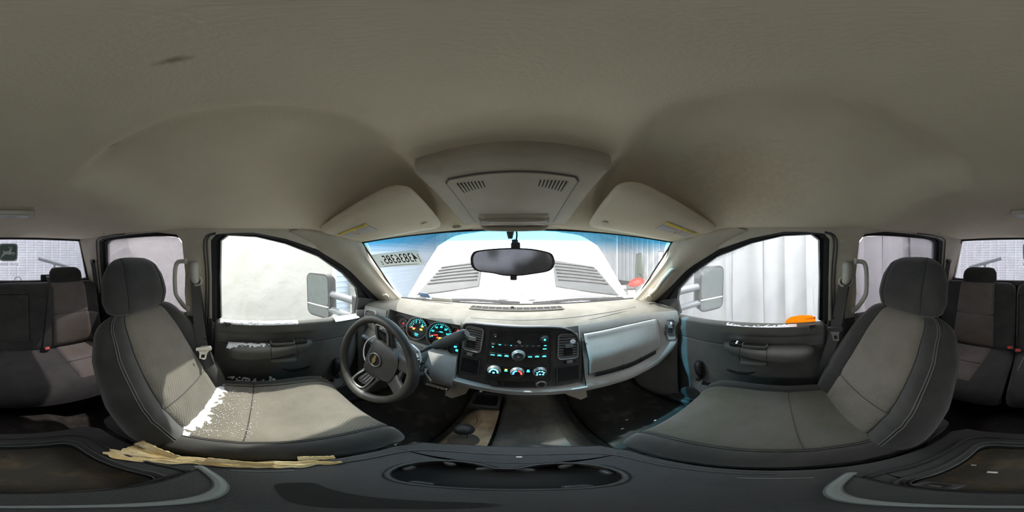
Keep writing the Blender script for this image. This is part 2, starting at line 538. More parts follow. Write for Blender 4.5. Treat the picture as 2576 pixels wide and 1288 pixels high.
# hanging plastic sheets beside the passenger door, each strip its own piece
cr = root('plastic_curtain', (2.05, 0, GZ), 'translucent white plastic sheet curtain hanging beside the passenger door', 'curtain')
random.seed(3)
y = -3.0; k = 0
while y < 1.15:
    w = random.uniform(.28, .5); ph = random.uniform(0, 6); am = random.uniform(.02, .06)
    def strip(a, b, y=y, w=w, ph=ph, am=am):
        yy = y-.02+w*1.25*a
        return (2.05+am*math.sin(a*7+ph)*(1.1-.5*b)+.03*math.sin(ph*3), yy+.03*math.sin(b*3+ph)*(1-b), GZ+.05+2.6*b)
    mk('curtain_strip', grid(strip, 10, 10), 'curtain', cr)
    y += w; k += 1
mk('curtain_rail', bx((2.05, -.8, GZ+2.67), (.05, 4.6, .05)), 'steel', cr)

# ================================================================== CAB SHELL
def zf_top(u):      # windshield top edge
    return Vector((.62*u, .555-.113*abs(u)**2.6, .093-.029*abs(u)**3))
def zf_bot(u):
    return Vector((.73*u, .985-.16*abs(u)**2.2, -.305+.012*abs(u)**2))

# floor pan with the transmission tunnel
def floorz(x, y):
    hump = (1-smooth(.13, .24, abs(x)))*(.13+.05*smooth(0, .8, y))*smooth(-1.3, -.3, y)
    toe = .55*smooth(.72, 1.15, y)
    rear = .05*smooth(-.5, -.62, y)
    return -1.06+hump+toe+rear
mk('floor', grid(lambda a, b: (-.80+1.6*a, -1.46+2.66*b, floorz(-.80+1.6*a, -1.46+2.66*b)), 60, 70), 'carpet', kind='structure')
mk('wall_firewall', bx((0, 1.19, -.76), (1.62, .03, .66)), 'carpet', kind='structure', smooth=False)

# headliner
HD = []
def hl(u, v):
    s = u*2-1
    yf = .568-.11*abs(s)**2.6
    y = -1.42+(yf+1.42)*v
    hx = interp([(-1.42, .655), (-1.1, .668), (.12, .668), (.44, .622), (.6, .62)], y)
    x = s*hx
    z = .205
    dome = .040*smooth(.128+.06*smooth(.05, .35, y), .172+.07*smooth(.05, .35, y), abs(x))*smooth(-.46, -.26, y)*(1-smooth(.40, .50, y))
    z += dome
    edge = .112+.03*smooth(.2, -.9, y)
    z = z+(edge-z)*smooth(.40, 1.0, abs(x)/hx*1.0)**1.25 if abs(x)/hx > .40 else z
    zr = .158
    z = z+(zr-z)*smooth(-.75, -1.42, y)*1.0
    # visor pockets
    zt = .093-.029*abs(s)**3-.001
    z = z+(zt-z)*smooth(.26, .56, y+.11*abs(s)**2.6)**1.15
    z += .004*noise.noise(Vector((x*3, y*3, 0)))
    return (x, y, z)
MATS['headliner_roof'] = MATS['headliner'].copy()
hl_o = (0, (-1.42+.568)/2, .14)
stains_and_tint('headliner_roof', [((-.052-hl_o[0], -.042-hl_o[1], .06), (.005, .014, 1), (.24, .17, .09), .7), ((-.16, -.235-hl_o[1], .06), (.02, .02, 1), (.3, .24, .15), .5), ((.45, .10-hl_o[1], 0), (.18, .22, 1), (.46, .37, .22), .5)])  # the large last spot paints in the warm lens tint on the right
mk('ceiling', grid(hl, 110, 130), 'headliner_roof', kind='structure', label='stained grey cloth headliner with a dome over each front seat')

# headliner stains and the painted lens tint are in its material; small crease ridge
# side trim (rails + B and C pillars in one moulding), each side
PANEL = [(-1.42, .165), (-1.0, .165), (-.5, .15), (.0, .135), (.12, .128), (.25, .112), (.33, .06), (.33, -.014), (.25, .028), (.2, .043), (.1, .073), (-.037, .099), (-.17, .101), (-.206, .094), (-.231, .07), (-.256, -.34),
         (-.40, -.34), (-.395, -.2), (-.377, -.09), (-.374, .07), (-.40, .105), (-.52, .125), (-.75, .133), (-1.0, .135), (-1.075, .12), (-1.095, .09), (-1.15, -.10), (-1.19, -.34), (-1.44, -.34)]
def sidemap(sx, inset=0):
    return lambda a, b, w=0: Vector((sx*(side(a, b)-inset-w), a, b))
def dense(poly, d=.05):
    out = []
    for i in range(len(poly)):
        a = Vector((*poly[i], 0)); b = Vector((*poly[(i+1) % len(poly)], 0)); k = max(1, int((b-a).length/d))
        out += [tuple((a+(b-a)*j/k)[:2]) for j in range(k)]
    return out
tn = 1
for sx in (-1, 1):
    mk('trim_%d' % tn, prism(dense(PANEL), sidemap(sx), -.03, .012), 'pillar', kind='structure', smooth=True, angle=30, bevel=.004); tn += 1
    # dark lower B pillar and C pillar bases
    low = [(-.252, -.335), (-.262, -1.02), (-.46, -1.02), (-.43, -.335)]
    mk('trim_%d' % tn, prism(dense(low), sidemap(sx), -.03, .016), 'dark_plastic', kind='structure', bevel=.004); tn += 1
    lowc = [(-1.18, -.335), (-1.12, -1.02), (-1.46, -1.02), (-1.46, -.335)]
    mk('trim_%d' % tn, prism(dense(lowc), sidemap(sx), -.03, .014), 'dark_plastic', kind='structure', bevel=.004); tn += 1
    # belt-height plate above each B pillar anchor
    mk('trim_%d' % tn, prism(rr(.052, .012, .0055, 4, -.30, .066), sidemap(sx), .010, .0145), 'pillar', kind='structure'); tn += 1
    # sill plate strip along the rocker
    mk('trim_%d' % tn, bx((sx*.74, .10, -1.02), (.08, .86, .035)), 'dark_plastic', kind='structure', bevel=.008); tn += 1
    # outer body side below the glass
    mk('wall_%s' % ('driver' if sx < 0 else 'passenger'), bx((sx*.815, -.13, -.74), (.02, 2.70, .76)), 'dark_plastic', kind='structure')
    # kick panel in front of the door
    def kick(a, b, sx=sx):
        yy = .50+.62*a; zz = -1.06+.74*b
        return (sx*(.765-.05*smooth(0, .25, a)-.02*math.sin(b*3)), yy, zz)
    mk('trim_%d' % tn, grid(kick, 14, 14), 'door_grey', kind='structure', sol=.012); tn += 1
    # A pillar
    D = [(.690, .10, .098), (.699, .20, .052), (.702, .25, .020), (.718, .408, -.064), (.742, .54, -.172), (.770, .666, -.280), (.776, .74, -.345)]
    Wd = [(.655, .20, .124), (.632, .37, .100), (.622, .444, .060), (.646, .492, -.014), (.672, .615, -.126), (.702, .76, -.250), (.712, .84, -.310)]
    secs = []
    for dd, ww in zip(D, Wd):
        dd = Vector(dd); ww = Vector(ww); sec = []
        inward = Vector((-.75, -.55, -.1)).normalized()
        back = Vector((.5, .5, 0)).normalized()*.03
        sec.append(dd+back)
        for i in range(9):
            q = i/8
            sec.append(dd+(ww-dd)*q+inward*(.030*math.sin(math.pi*min(1, q*1.0))**.7))
        sec.append(ww+back)
        sec[-1] = ww+Vector((.02, .05, .0)); sec[-2] = ww+Vector((-.012, -.010, -.002))
        secs.append([Vector((sx*p.x, p.y, p.z)) for p in sec])
    fine = []
    for i in range(len(secs)-1):
        pass
    cols = [subdiv_path([s[j] for s in secs], 5) for j in range(11)]
    secs2 = [[cols[j][i] for j in range(11)] for i in range(len(cols[0]))]
    ap = root('trim_%d' % tn, (sx*.70, .5, -.1), kind='structure'); tn += 1
    mk('pillar_cover', loft(secs2), 'pillar', ap, angle=60)
    # round-cornered clip cover low on the pillar
    fo = Vector((sx*.688, .655, -.238))
    fr_ = frame(fo, Vector((sx*.10, .36, -.33)).normalized(), Vector((-sx*.8, .55, .3)))
    sg = -sx
    fm = lambda a, b, w: fr_(a, b, w*(-1 if fr_(0, 0, 1).y > fo.y else 1))
    mk('clip_cover', prism(rr(.044, .034, .013, 5), fm, .0, .012), 'pillar', ap, bevel=.004)
    mk('clip_inset', prism(rr(.030, .021, .008, 5), fm, .0115, .0135), 'pillar', ap)

# windshield
mk('window_1', grid(lambda a, b: zf_bot(a*2-1)+(zf_top(a*2-1)-zf_bot(a*2-1))*b+Vector((0, .02*math.sin(b*math.pi)*(1-(a*2-1)**2), .02*math.sin(b*math.pi)*(1-(a*2-1)**2))), 40, 24), 'windshield_glass',
   kind='structure', label='wide windshield with a blue shade band along the top')
edge = [zf_top(u/20)+Vector((0, -.004, -.002)) for u in range(-20, 21)]
mk('trim_%d' % tn, tube(edge, .004, 6), 'black_plastic', kind='structure'); tn += 1
for sx in (-1, 1):
    ed = [zf_top(sx)+(zf_bot(sx)-zf_top(sx))*i/10+Vector((-sx*.006, -.006, 0)) for i in range(11)]
    mk('trim_%d' % tn, tube(ed, .0045, 6), 'black_plastic', kind='structure'); tn += 1
eb = [zf_bot(u/20)+Vector((0, -.01, .006)) for u in range(-20, 21)]
mk('trim_%d' % tn, tube(eb, .007, 6), 'black_plastic', kind='structure'); tn += 1

# door glass outlines (y, z)
FO = [(-.262, -.365), (-.240, -.1), (-.234, .07), (-.204, .096), (-.037, .100), (.1, .073), (.249, .024), (.408, -.060), (.54, -.168), (.668, -.277), (.725, -.335)]
FI = [(-.214, -.335), (-.203, -.1), (-.188, .070), (-.155, .092), (-.031, .084), (.1, .054), (.26, -.004), (.400, -.092), (.497, -.185), (.522, -.250), (.515, -.345)]
RO = [(-.395, -.36), (-.392, -.2), (-.372, -.09), (-.372, .075), (-.40, .108), (-.52, .128), (-.75, .136), (-1.0, .138), (-1.08, .123), (-1.10, .092), (-1.155, -.10), (-1.195, -.36)]
RI = [(-.405, -.325), (-.403, -.2), (-.383, -.09), (-.386, .062), (-.408, .093), (-.52, .107), (-.75, .114), (-.93, .114), (-.985, .098), (-1.0, .075), (-1.05, -.10), (-1.08, -.325)]

def strip_ring(outer, inner, f, w0, w1):
    secs = []
    for (a, b), (c, d) in zip(outer, inner):
        secs.append([f(a, b, w0), f(a, b, w1), f(a+(c-a)*.45, b+(d-b)*.45, w1*.75+w0*.25), f(a+(c-a)*.55, b+(d-b)*.55, w1*.2+w0*.8), f(c, d, w0+(w1-w0)*.35), f(c, d, w0-.01)])
    return loft(secs)
def fine_ring(L, n=4):
    return [tuple(p[:2]) for p in subdiv_path([(a, b, 0) for a, b in L], n)]

dn = 1; wnum = 2
DOORS = {}
for sx, gm in ((-1, 'door_glass_clear'), (1, 'door_glass_frosty')):
    f = sidemap(sx)
    door = root('door_%d' % dn, (sx*.77, .1, -1.0), kind='structure', label=("driver" if sx < 0 else "passenger")+" front door with dark grey moulded panel and tall black window frame"); dn += 1
    DOORS[sx] = door
    mk('window_frame', strip_ring(FO, FI, f, -.02, .006), 'black_plastic', door, angle=30)
    # body-coloured double seal line at the rear of the frame
    for off in (.012, .026):
        pts = [f(a+off*(-1 if i < 3 else 0), b+(0 if i < 3 else off*.2), .012) for i, (a, b) in enumerate(FO[:4])]
        mk('door_seal', tube(subdiv_path(pts, 4), .0045, 6), 'dark_plastic', door)
    # sail panel ahead of the glass
    mk('sail_panel', prism([(.524, -.245), (.675, -.285), (.73, -.345), (.515, -.352)], f, -.012, .004), 'dark_plastic', door, bevel=.003)
    mk('glass_channel', tube([f(.514, -.345, .002), f(.521, -.25, .002)], .006, 8), 'dark_plastic', door)
    pane = FI[:10]+[(.515, -.36), (-.214, -.36)]
    mk('window_%d' % wnum, prism(pane, f, -.012, -.008), gm, kind='structure', smooth=False); wnum += 1

for sx in (-1, 1):
    f = sidemap(sx)
    door = root('door_%d' % dn, (sx*.77, -.75, -1.0), kind='structure'); dn += 1
    mk('window_frame', strip_ring(fine_ring(RO), fine_ring(RI), f, -.02, .004), 'black_plastic', door, angle=30)
    pts = [f(a, b, .016) for a, b in RO[6:]]
    mk('door_seal', tube(subdiv_path([p+Vector((0, -.012, .002)) for p in pts], 3), .0045, 6), 'dark_plastic', door)
    mk('seal_highlight', tube(subdiv_path([p+Vector((0, .03, -.004)) for p in pts], 3), .0022, 5), 'satin_trim', door)
    def rp(a, b, sx=sx):
        y = -.40-.78*a; z = -1.02+.70*b
        x = .765-.035*smooth(.35, .0, b)+.018*smooth(.93, 1, b)
        return (sx*x, y, z)
    mk('door_panel', grid(rp, 14, 20), 'dark_plastic', door, sol=.01)
    mk('armrest', bx((sx*.735, -.72, -.47), (.06, .40, .06)), 'dark_plastic', door, bevel=.02, seg=3)
    mk('window_%d' % wnum, prism(RI, f, -.012, -.008), 'privacy_glass', kind='structure', smooth=False); wnum += 1

# rear cab wall with the back window
BW = [(-.735, -.215), (-.66, .13), (-.64, .148), (.64, .148), (.66, .13), (.735, -.215)]
fb = frame((0, -1.41, 0), (1, 0, 0), (0, -.0, 1))
fbm = lambda a, b, w=0: Vector((a, -1.41+w-.10*(b+.2)*-.0, b))
mk('wall_back_cab', prism([(-.80, -1.06), (.80, -1.06), (.80, -.215), (-.80, -.215)], fbm, -.03, .0), 'dark_plastic', kind='structure')
up = [(-.80, -.215), (-.735, -.215), (-.66, .13), (-.64, .148), (.64, .148), (.66, .13), (.735, -.215), (.80, -.215), (.70, .20), (-.70, .20)]
mk('wall_back_header', prism(up, fbm, -.03, .0), 'pillar', kind='structure')
bw = root('window_%d' % wnum, (0, -1.42, -.2), kind='structure', label='rear cab window with fine heater lines across it'); wnum += 1
mk('pane', prism(BW, fbm, -.022, -.017), 'back_glass', bw, smooth=False)
seal = [fbm(a, b, .003) for a, b in BW]
mk('glass_seal', tube(subdiv_path(seal+[seal[0]], 6), .008, 6), 'black_plastic', bw)
for i in range(15):
    z = -.195+i*.0225
    hw = .725-.075*(z+.215)/.345
    mk('heater_line', tube([fbm(-hw+.02, z, -.014), fbm(hw-.02, z, -.014)], .0007, 4), 'label_ink', bw)
mk('sill_shelf', bx((0, -1.385, -.235), (1.46, .05, .05)), 'dark_plastic', bw, bevel=.008)

# ================================================================== FRONT DOOR PANELS
for sx in (-1, 1):
    door = DOORS[sx]
    dm = 'door_grey' if sx < 0 else 'door_grey'
    X = lambda v: sx*v
    # upper panel: ledge under the glass down to the crease, with a long scooped recess
    def upper(a, b):
        y = -.236+a*(.525+.236); z = -.47+b*(.47-.335)
        belt = -.338-.012*smooth(.1, .5, y)
        z = -.47+b*(belt+.47)
        x = .762-.006*math.sin(b*math.pi)+.022*smooth(.86, 1, b)**2
        rec = smooth(-.22, -.17, y)*(1-smooth(.20, .26, y))*smooth(.02, .10, b)*(1-smooth(.45, .62, b))
        return (X(x+.012*rec), y, z)
    mk('upper_panel', grid(upper, 60, 30), dm, door, sol=.006)
    def lower(a, b):
        z = -1.0+b*(.53)
        yf = .515-.075*smooth(-.55, -.9, z)
        y = -.238+a*(yf+.238)
        x = .764-.004*math.sin(b*3.0)
        x -= .045*smooth(-.80, -.90, z)*smooth(-.24, -.10, y)*(1-smooth(.36, .47, y))
        x += .02*smooth(.96, 1, a)
        return (X(x), y, z)
    mk('lower_panel', grid(lower, 50, 40), dm, door, sol=.006)
    mk('panel_groove', tube([(X(.762), -.236+(.76)*i/12, -.4705) for i in range(13)], .0028, 6), 'hole', door)
    # armrest: long swelling bar, thicker to the rear
    secs = []
    YR, YF = -.185, .245
    for i in range(33):
        t = i/32; y = YR+(YF-YR)*t
        e = min(1, (1-abs(2*t-1)**6))**.5 if abs(2*t-1) < 1 else 0
        d_in = (.095-.035*smooth(.15, 1, t))*max(e, .03)
        top = -.452+.012*smooth(.5, 1, t); bot = -.535+.03*smooth(.3, 1, t)
        mid = (top+bot)/2; hh = (top-bot)/2*max(e, .15)
        sec = []
        for j in range(14):
            th = math.pi*(j/13)-math.pi/2
            cx = abs(math.cos(th))**.55; sz = math.copysign(abs(math.sin(th))**.7, math.sin(th))
            sec.append((X(.765-d_in*cx), y, mid+hh*sz))
        secs.append(sec)
    arm = mk('armrest', loft(secs, caps=True), dm, door, angle=50)
    # pull cup cut in the top of the armrest, switch pad ahead of it
    ft = frame((X(.735), .09, -.4435), (0, 1, 0), (sx, 0, 0))
    fo = (lambda a, b, w: ft(a, b, w)) if ft(0, 0, 1).z > -.4435 else (lambda a, b, w: ft(a, b, -w))
    mk('pull_cup', prism(rr(.105, .036, .010, 4), fo, -.004, .0035), 'hole', arm)
    mk('cup_rim', ringprism(rr(.115, .046, .014, 4), rr(.105, .036, .010, 4), fo, -.004, .0065), dm, arm)
    swp = mk('switch_pad', prism(rr(.062, .042, .016, 5, .085, .0), fo, -.004, .006), 'black_plastic', arm)
    for q in ((.08, -.008), (.08, .009)) if sx > 0 else ((.075, -.008), (.075, .009), (.095, -.008), (.095, .009)):
        mk('switch', prism(rr(.016, .012, .003, 3, q[0], q[1]), fo, .006, .010), 'dark_plastic', arm)
    if sx > 0:
        for q in ((.083, -.008), (.083, .009)):
            mk('switch_light', prism(circ(.0035, 10, q[0], q[1]), fo, .010, .011), 'white_light', arm)
    for yy in (.035, .15):
        mk('joint_line', tube([(X(.722-.0), yy, -.442), (X(.698), yy, -.447), (X(.683), yy, -.468), (X(.681), yy, -.495), (X(.700), yy, -.522)], .0013, 5), 'hole', arm)
    # metal-look pull bar plate below
    mk('pull_plate', bx((X(.712), .09, -.532), (.05, .115, .022)), 'door_light', door, bevel=.006)
    # inside release: recessed oval cup with a blade handle
    fd = frame((X(.763), .155, -.640), (0, 1, 0), (0, 0, 1))
    fdo = (lambda a, b, w: Vector((X(.763)-sx*w, .155+a, -.640+b)))
    cup = [(-.078, .020), (-.06, .030), (-.03, .026), (.0, .012), (.04, .006), (.075, .006), (.078, -.002), (.05, -.022), (.01, -.032), (-.03, -.032), (-.06, -.016)]
    mk('handle_cup', prism(cup, fdo, -.006, .004), 'hole', door)
    mk('release_handle', prism([(-.065, .0), (-.03, -.012), (.02, -.014), (.072, -.002), (.05, -.018), (.01, -.026), (-.03, -.026)], fdo, .004, .018), 'black_plastic', door, bevel=.003)
    # lock slider by the rear of the glass
    fl = lambda a, b, w: Vector((X(.760)-sx*w, -.172+a, -.362+b))
    mk('lock_bezel', ringprism(rr(.040, .042, .006, 3), rr(.026, .028, .003, 3), fl, -.004, .006), dm, door, bevel=.0015)
    mk('lock_well', prism(rr(.026, .028, .003, 3), fl, -.006, .001), 'hole', door)
    mk('lock_slider', prism(rr(.024, .012, .002, 3, 0, .006), fl, .0, .006), 'dark_plastic', door)
    # stowed black grip handle low at the front of the door
    gy = .355
    lv = mk('door_lever', tube(subdiv_path([(X(.748), gy+.012, -.615), (X(.725), gy+.008, -.64), (X(.722), gy-.002, -.69), (X(.735), gy-.006, -.735)], 5), [.012, .015, .0175, .019, .020, .020, .020, .020, .020, .020, .019, .018, .016, .015, .013, .012], 14), 'black_plastic', door)
    mk('lever_knob', cyl((X(.752), gy+.004, -.745), (X(.715), gy+.006, -.750), .011, .013, 14), 'black_plastic', lv, bevel=.003)
    # lower map pocket opening with a dark mouth
    mk('pocket_mouth', loft([[(X(.752), y, -.80-.01*math.sin((y+.2)*8)), (X(.722), y, -.815-.01*math.sin((y+.2)*8))] for y in [-.15+.5*i/16 for i in range(17)]]), 'hole', door, sol=.004)
    mk('speaker_grille', disc(lambda a, b, w: Vector((X(.715)-sx*w, .40+a, -.90+b)), .055, -.006, .004, n=28), 'dark_plastic', door, bevel=.002)
    pk = mk('pocket_lip', tube([(X(.722), -.15+.5*i/16, -.81-.01*math.sin((.05+.5*i/16-.0)*8)) for i in range(17)], .008, 8), dm, door)

# the passenger door pocket: rolled paperwork in the driver's door (two yellow sheets)
for (y0, z0, w, h, r, lb) in ((.20, -.765, .16, .055, 8, 'yellow folder tucked in the driver door pocket, the larger one'), (.02, -.79, .10, .045, 14, 'smaller creased yellow sheet lying in the driver door pocket')):
    R = rot('X', r)
    def sheet(a, b):
        p = R @ Vector((0, (a-.5)*w, (b-.5)*h))
        return (-.728+.006*math.sin(a*5)+.03*(1-b), y0+p.y, z0+p.z)
    mk('folder', grid(sheet, 10, 4), 'label_yellow', sol=.002, label=lb, cat='folder', group='yellow papers in the driver door')

# ================================================================== DASHBOARD
dash = root('dashboard', (0, .70, -.60), 'grey moulded dashboard with dusty top, gauges, radio and glovebox', 'dashboard')

def dash_prof(x, mode):
    ax = abs(x)
    yb = zf_bot(x/.73).y-.012 if ax < .73 else .81
    zb = -.300+.012*(ax/.73)**2
    if mode == 'c':        # drivers cluster bay
        return [(yb, zb), (.80, -.283), (.66, -.279), (.606, -.281), (.593, -.286), (.599, -.292), (.634, -.298), (.646, -.304), (.594, -.432), (.560, -.445), (.528, -.50), (.505, -.545), (.512, -.585), (.56, -.615), (.80, -.62)]
    yf = interp([(-.74, .545), (-.66, .565), (-.585, .577), (-.2, .59), (.25, .600), (.45, .592), (.62, .562), (.70, .515), (.735, .49)], x)
    sl = -.05*x if x > 0 else -.02*x
    lipz = interp([(-.74, -.50), (-.585, -.535), (-.3, -.545), (-.19, -.557), (0, -.588), (.2, -.606), (.45, -.622), (.6, -.600), (.70, -.545), (.735, -.51)], x)
    lipy = interp([(-.74, .535), (-.585, .505), (0, .515), (.45, .515), (.62, .505), (.735, .49)], x)
    ztop = -.279-.008*smooth(.55, .73, x)
    if -.206 < x < .246:
        return [(yb, zb), (.80, -.283), (yf+.08, ztop), (yf+.024, ztop-.006), (yf+.006, ztop-.016), (yf+.004, ztop-.030), (yf+.004, ztop-.05), (yf+.003, ztop-.08), (.60, -.44), (.585, lipz+.05), (.56, lipz+.03), (lipy, lipz+.022), (lipy+.003, lipz-.004), (lipy+.04, lipz-.028), (.80, lipz-.04)]
    return [(yb, zb), (.80, -.283), (yf+.08, ztop), (yf+.024, ztop-.006), (yf+.006, ztop-.016), (yf, ztop-.030), (yf-.004, ztop-.05), (yf-.008, ztop-.08), (lipy+.034, -.44-.2*max(0, x)*0), (lipy+.028, lipz+.07), (lipy+.016, lipz+.045), (lipy, lipz+.022), (lipy+.003, lipz-.004), (lipy+.04, lipz-.028), (.80, lipz-.04)]
XS = [(-.745, 'n'), (-.70, 'n'), (-.66, 'n'), (-.62, 'n'), (-.592, 'n'), (-.588, 'c'), (-.50, 'c'), (-.42, 'c'), (-.34, 'c'), (-.26, 'c'), (-.210, 'c'), (-.207, 'n'), (-.205, 'n')]+[(-.15+.05*i, 'n') for i in range(8)]+[(.245, 'n'), (.247, 'n')]+[(.25+.05*i, 'n') for i in range(10)]+[(.735, 'n')]
S_all = [[Vector((x, y, z)) for y, z in dash_prof(x, m)] for x, m in XS]
mk('top_pad', loft([s[:5] for s in S_all]), 'dash_top', dash, angle=50)
mk('fascia', loft([s[4:] for s in S_all]), 'dash_face', dash, angle=50)
for k in (0, -1):
    s = S_all[k]; mk('end_cap', ([tuple(p) for p in s], [tuple(range(len(s)))]), 'dash_face', dash)
# seam where the top pad meets the brow, and panel seams
mk('pad_seam', tube([(-.19+.055*i, .672-.02*((-.19+.055*i)/.6)**2+.0, -.2785) for i in range(15)], .0016, 5), 'label_ink', dash)
mk('pad_seam', tube(subdiv_path([(.30, .628, -.2835), (.45, .635, -.281), (.60, .64, -.283), (.67, .70, -.284)], 5), .0014, 5), 'label_ink', dash)
mk('fascia_seam', tube([(-.594, .58, -.292), (-.594, .575, -.32), (-.594, .545, -.44), (-.594, .515, -.53)], .0025, 5), 'hole', dash)
# defroster grille
dg = mk('defroster_slot', prism(rr(.47, .045, .012, 4), lambda a, b, w: Vector((a, .825+b-.10*a*a, -.279+w)), -.01, .0015), 'hole', dash)
mk('slot_rim', ringprism(rr(.482, .056, .016, 4), rr(.47, .045, .012, 4), lambda a, b, w: Vector((a, .825+b-.10*a*a, -.279+w)), -.006, .004), 'dash_top', dg)
for i in range(13):
    a = -.21+.035*i
    mk('rib', bx((a, .825-.10*a*a, -.2775), (.0022, .045, .004)), 'dash_top', dg)
mk('sun_sensor', disc(lambda a, b, w: Vector((a-.02, .845+b, -.276+w)), .008, 0, .006, n=14), 'black_plastic', dash)
# passenger-side corner vent slits on the top
for i in range(3):
    mk('corner_slit', bx((.655+.017*i, .66-.005*i, -.288), (.005, .028, .006), rot('Z', -25)), 'hole', dash)

# ---- glovebox: upper door with a groove round it and a dark latch slot
def gb_pt(a, b, w=0):       # a along x 0..1, b from top 0 to bottom 1
    x = .262+a*.365
    p = dash_prof(x, 'n'); i0, i1 = 6, 9
    tt = .03+b*.94
    seg = tt*(i1-i0); i = min(int(seg), i1-i0-1); q = seg-i
    y = p[i0+i][0]+(p[i0+i+1][0]-p[i0+i][0])*q; z = p[i0+i][1]+(p[i0+i+1][1]-p[i0+i][1])*q
    return Vector((x, y-.007*math.sin(math.pi*min(1, b*1.0))**.6-w, z))
gd = mk('glovebox_door', grid(lambda a, b: gb_pt(a, b, .004), 24, 14), 'dash_face', dash, sol=.008)
outl = [gb_pt(0, i/10, .002) for i in range(11)]+[gb_pt(i/16, 1, .002) for i in range(17)]+[gb_pt(1, 1-i/10, .002) for i in range(11)]+[gb_pt(1-i/16, 0, .002) for i in range(17)]
mk('door_gap', tube(outl, .003, 6, closed=True), 'hole', dash)
mk('latch_slot', loft([[gb_pt(.06+.86*i/16, .955, .006), gb_pt(.06+.86*i/16, 1.04, .010)] for i in range(17)]), 'hole', gd, sol=.006)
for q in (.40, .66):
    mk('latch_mark', tube([gb_pt(q, .93, .010), gb_pt(q+.003, 1.05, .014)], .0012, 5), 'hole', gd)
mk('lower_seam', tube([(.245, .575, -.34), (.247, .56, -.45), (.246, .545, -.54), (.243, .522, -.602)], .0018, 5), 'hole', dash)

# ---- vent builder
def vent(f, w, h, parent, slats, tab=None, mate='dash_face', rnd=.012):
    v = mk('air_vent', prism(rr(w, h, rnd, 4), f, -.014, -.0115), 'hole', parent)
    mk('vent_rim', ringprism(rr(w+.010, h+.010, rnd+.004, 4), rr(w, h, rnd, 4), f, -.012, .004), mate, v, bevel=.0012)
    for i in range(slats):
        b = -h/2+h*(i+.5)/slats
        mk('slat', prism([(-w/2, b-.0018), (w/2, b-.0018), (w/2, b+.0022), (-w/2, b+.0022)], f, -.011, .0005), 'satin_trim', v)
    if tab:
        mk('vent_tab', prism(rr(.030, .016, .003, 3, tab[0], tab[1]), f, .0, .008), 'satin_trim', v, bevel=.0015)
        mk('tab_shadow', prism(rr(.034, .036, .003, 3, tab[0]-.002, tab[1]-.026), f, -.001, .0018), 'hole', v)
    return v

# ---- centre stack
roll = math.radians(-2.5)
SF0 = frame((.006, .566, -.42), (math.cos(roll), 0, math.sin(roll)), (0, .055, .275))
def SF(a, b, w=0):          # slightly bowed face; w>0 towards the cabin
    p = SF0(a, b, 0); n = Vector((0, -.98, .196)).normalized()
    return p+n*(w+.008-.16*a*a)
bez = mk('center_bezel', None or prism([(-.196, .148), (-.10, .150), (.0, .150), (.10, .150), (.16, .143), (.20, .124), (.226, .088), (.236, .04), (.234, -.10), (.222, -.136), (.12, -.140), (.0, -.140), (-.12, -.140), (-.196, -.138), (-.202, -.10), (-.203, .0), (-.203, .10)], SF, -.03, .004), 'bezel', dash, bevel=.005, seg=3)
mk('bezel_brow', tube(subdiv_path([SF(-.200, .10, .004), SF(-.196, .140, .006), SF(-.10, .148, .009), SF(.0, .149, .009), SF(.10, .149, .009), SF(.17, .138, .008), SF(.212, .108, .006), SF(.230, .05, .003), SF(.231, -.05, .002)], 5), .0055, 8), 'bezel', bez)
rad = mk('radio', prism(rr(.212, .232, .006, 3, .008, .012), SF, .0, .0062), 'radio', dash, bevel=.0015)
mk('radio_line', tube([SF(-.098, .017, .0066), SF(.112, .017, .0066)], .001, 4), 'hole', rad)
mk('radio_line', tube([SF(-.098, -.028, .0066), SF(.112, -.028, .0066)], .0009, 4), 'hole', rad)
mk('gap', ringprism(rr(.217, .237, .008, 3, .008, .012), rr(.2125, .2325, .006, 3, .008, .012), SF, .003, .0052), 'hole', rad)
mk('cd_crack', prism([(-.004, .088), (.004, .096), (.013, .088), (.010, .078), (.004, .082)], SF, .0063, .0066), 'pale_mark', rad)
mk('cd_crack', prism([(-.012, .104), (-.011, .105), (.001, .087), (.000, .086)], SF, .0063, .0066), 'hole', rad)
# radio buttons
for i, (a, b) in enumerate([(-.085, .074), (-.061, .074), (-.042, .073), (-.022, .072), (-.004, .071), (.015, .071), (.034, .071), (.054, .071), (.074, .071), (.097, .071)]):
    bt = mk('button', prism(rr(.0165, .0085, .0015, 3, a, b), SF, .006, .0105), 'bezel', rad, bevel=.0008)
for a, b in ((-.085, .060), (.095, .058)):
    mk('button', prism(rr(.020, .010, .002, 3, a, b), SF, .006, .0105), 'black_plastic', rad, bevel=.0008)
for i, a in enumerate((-.083, -.059, -.035, .045, .069, .094)):
    mk('button', prism(rr(.021, .015, .002, 3, a, .026), SF, .006, .011), 'bezel', rad, bevel=.001)
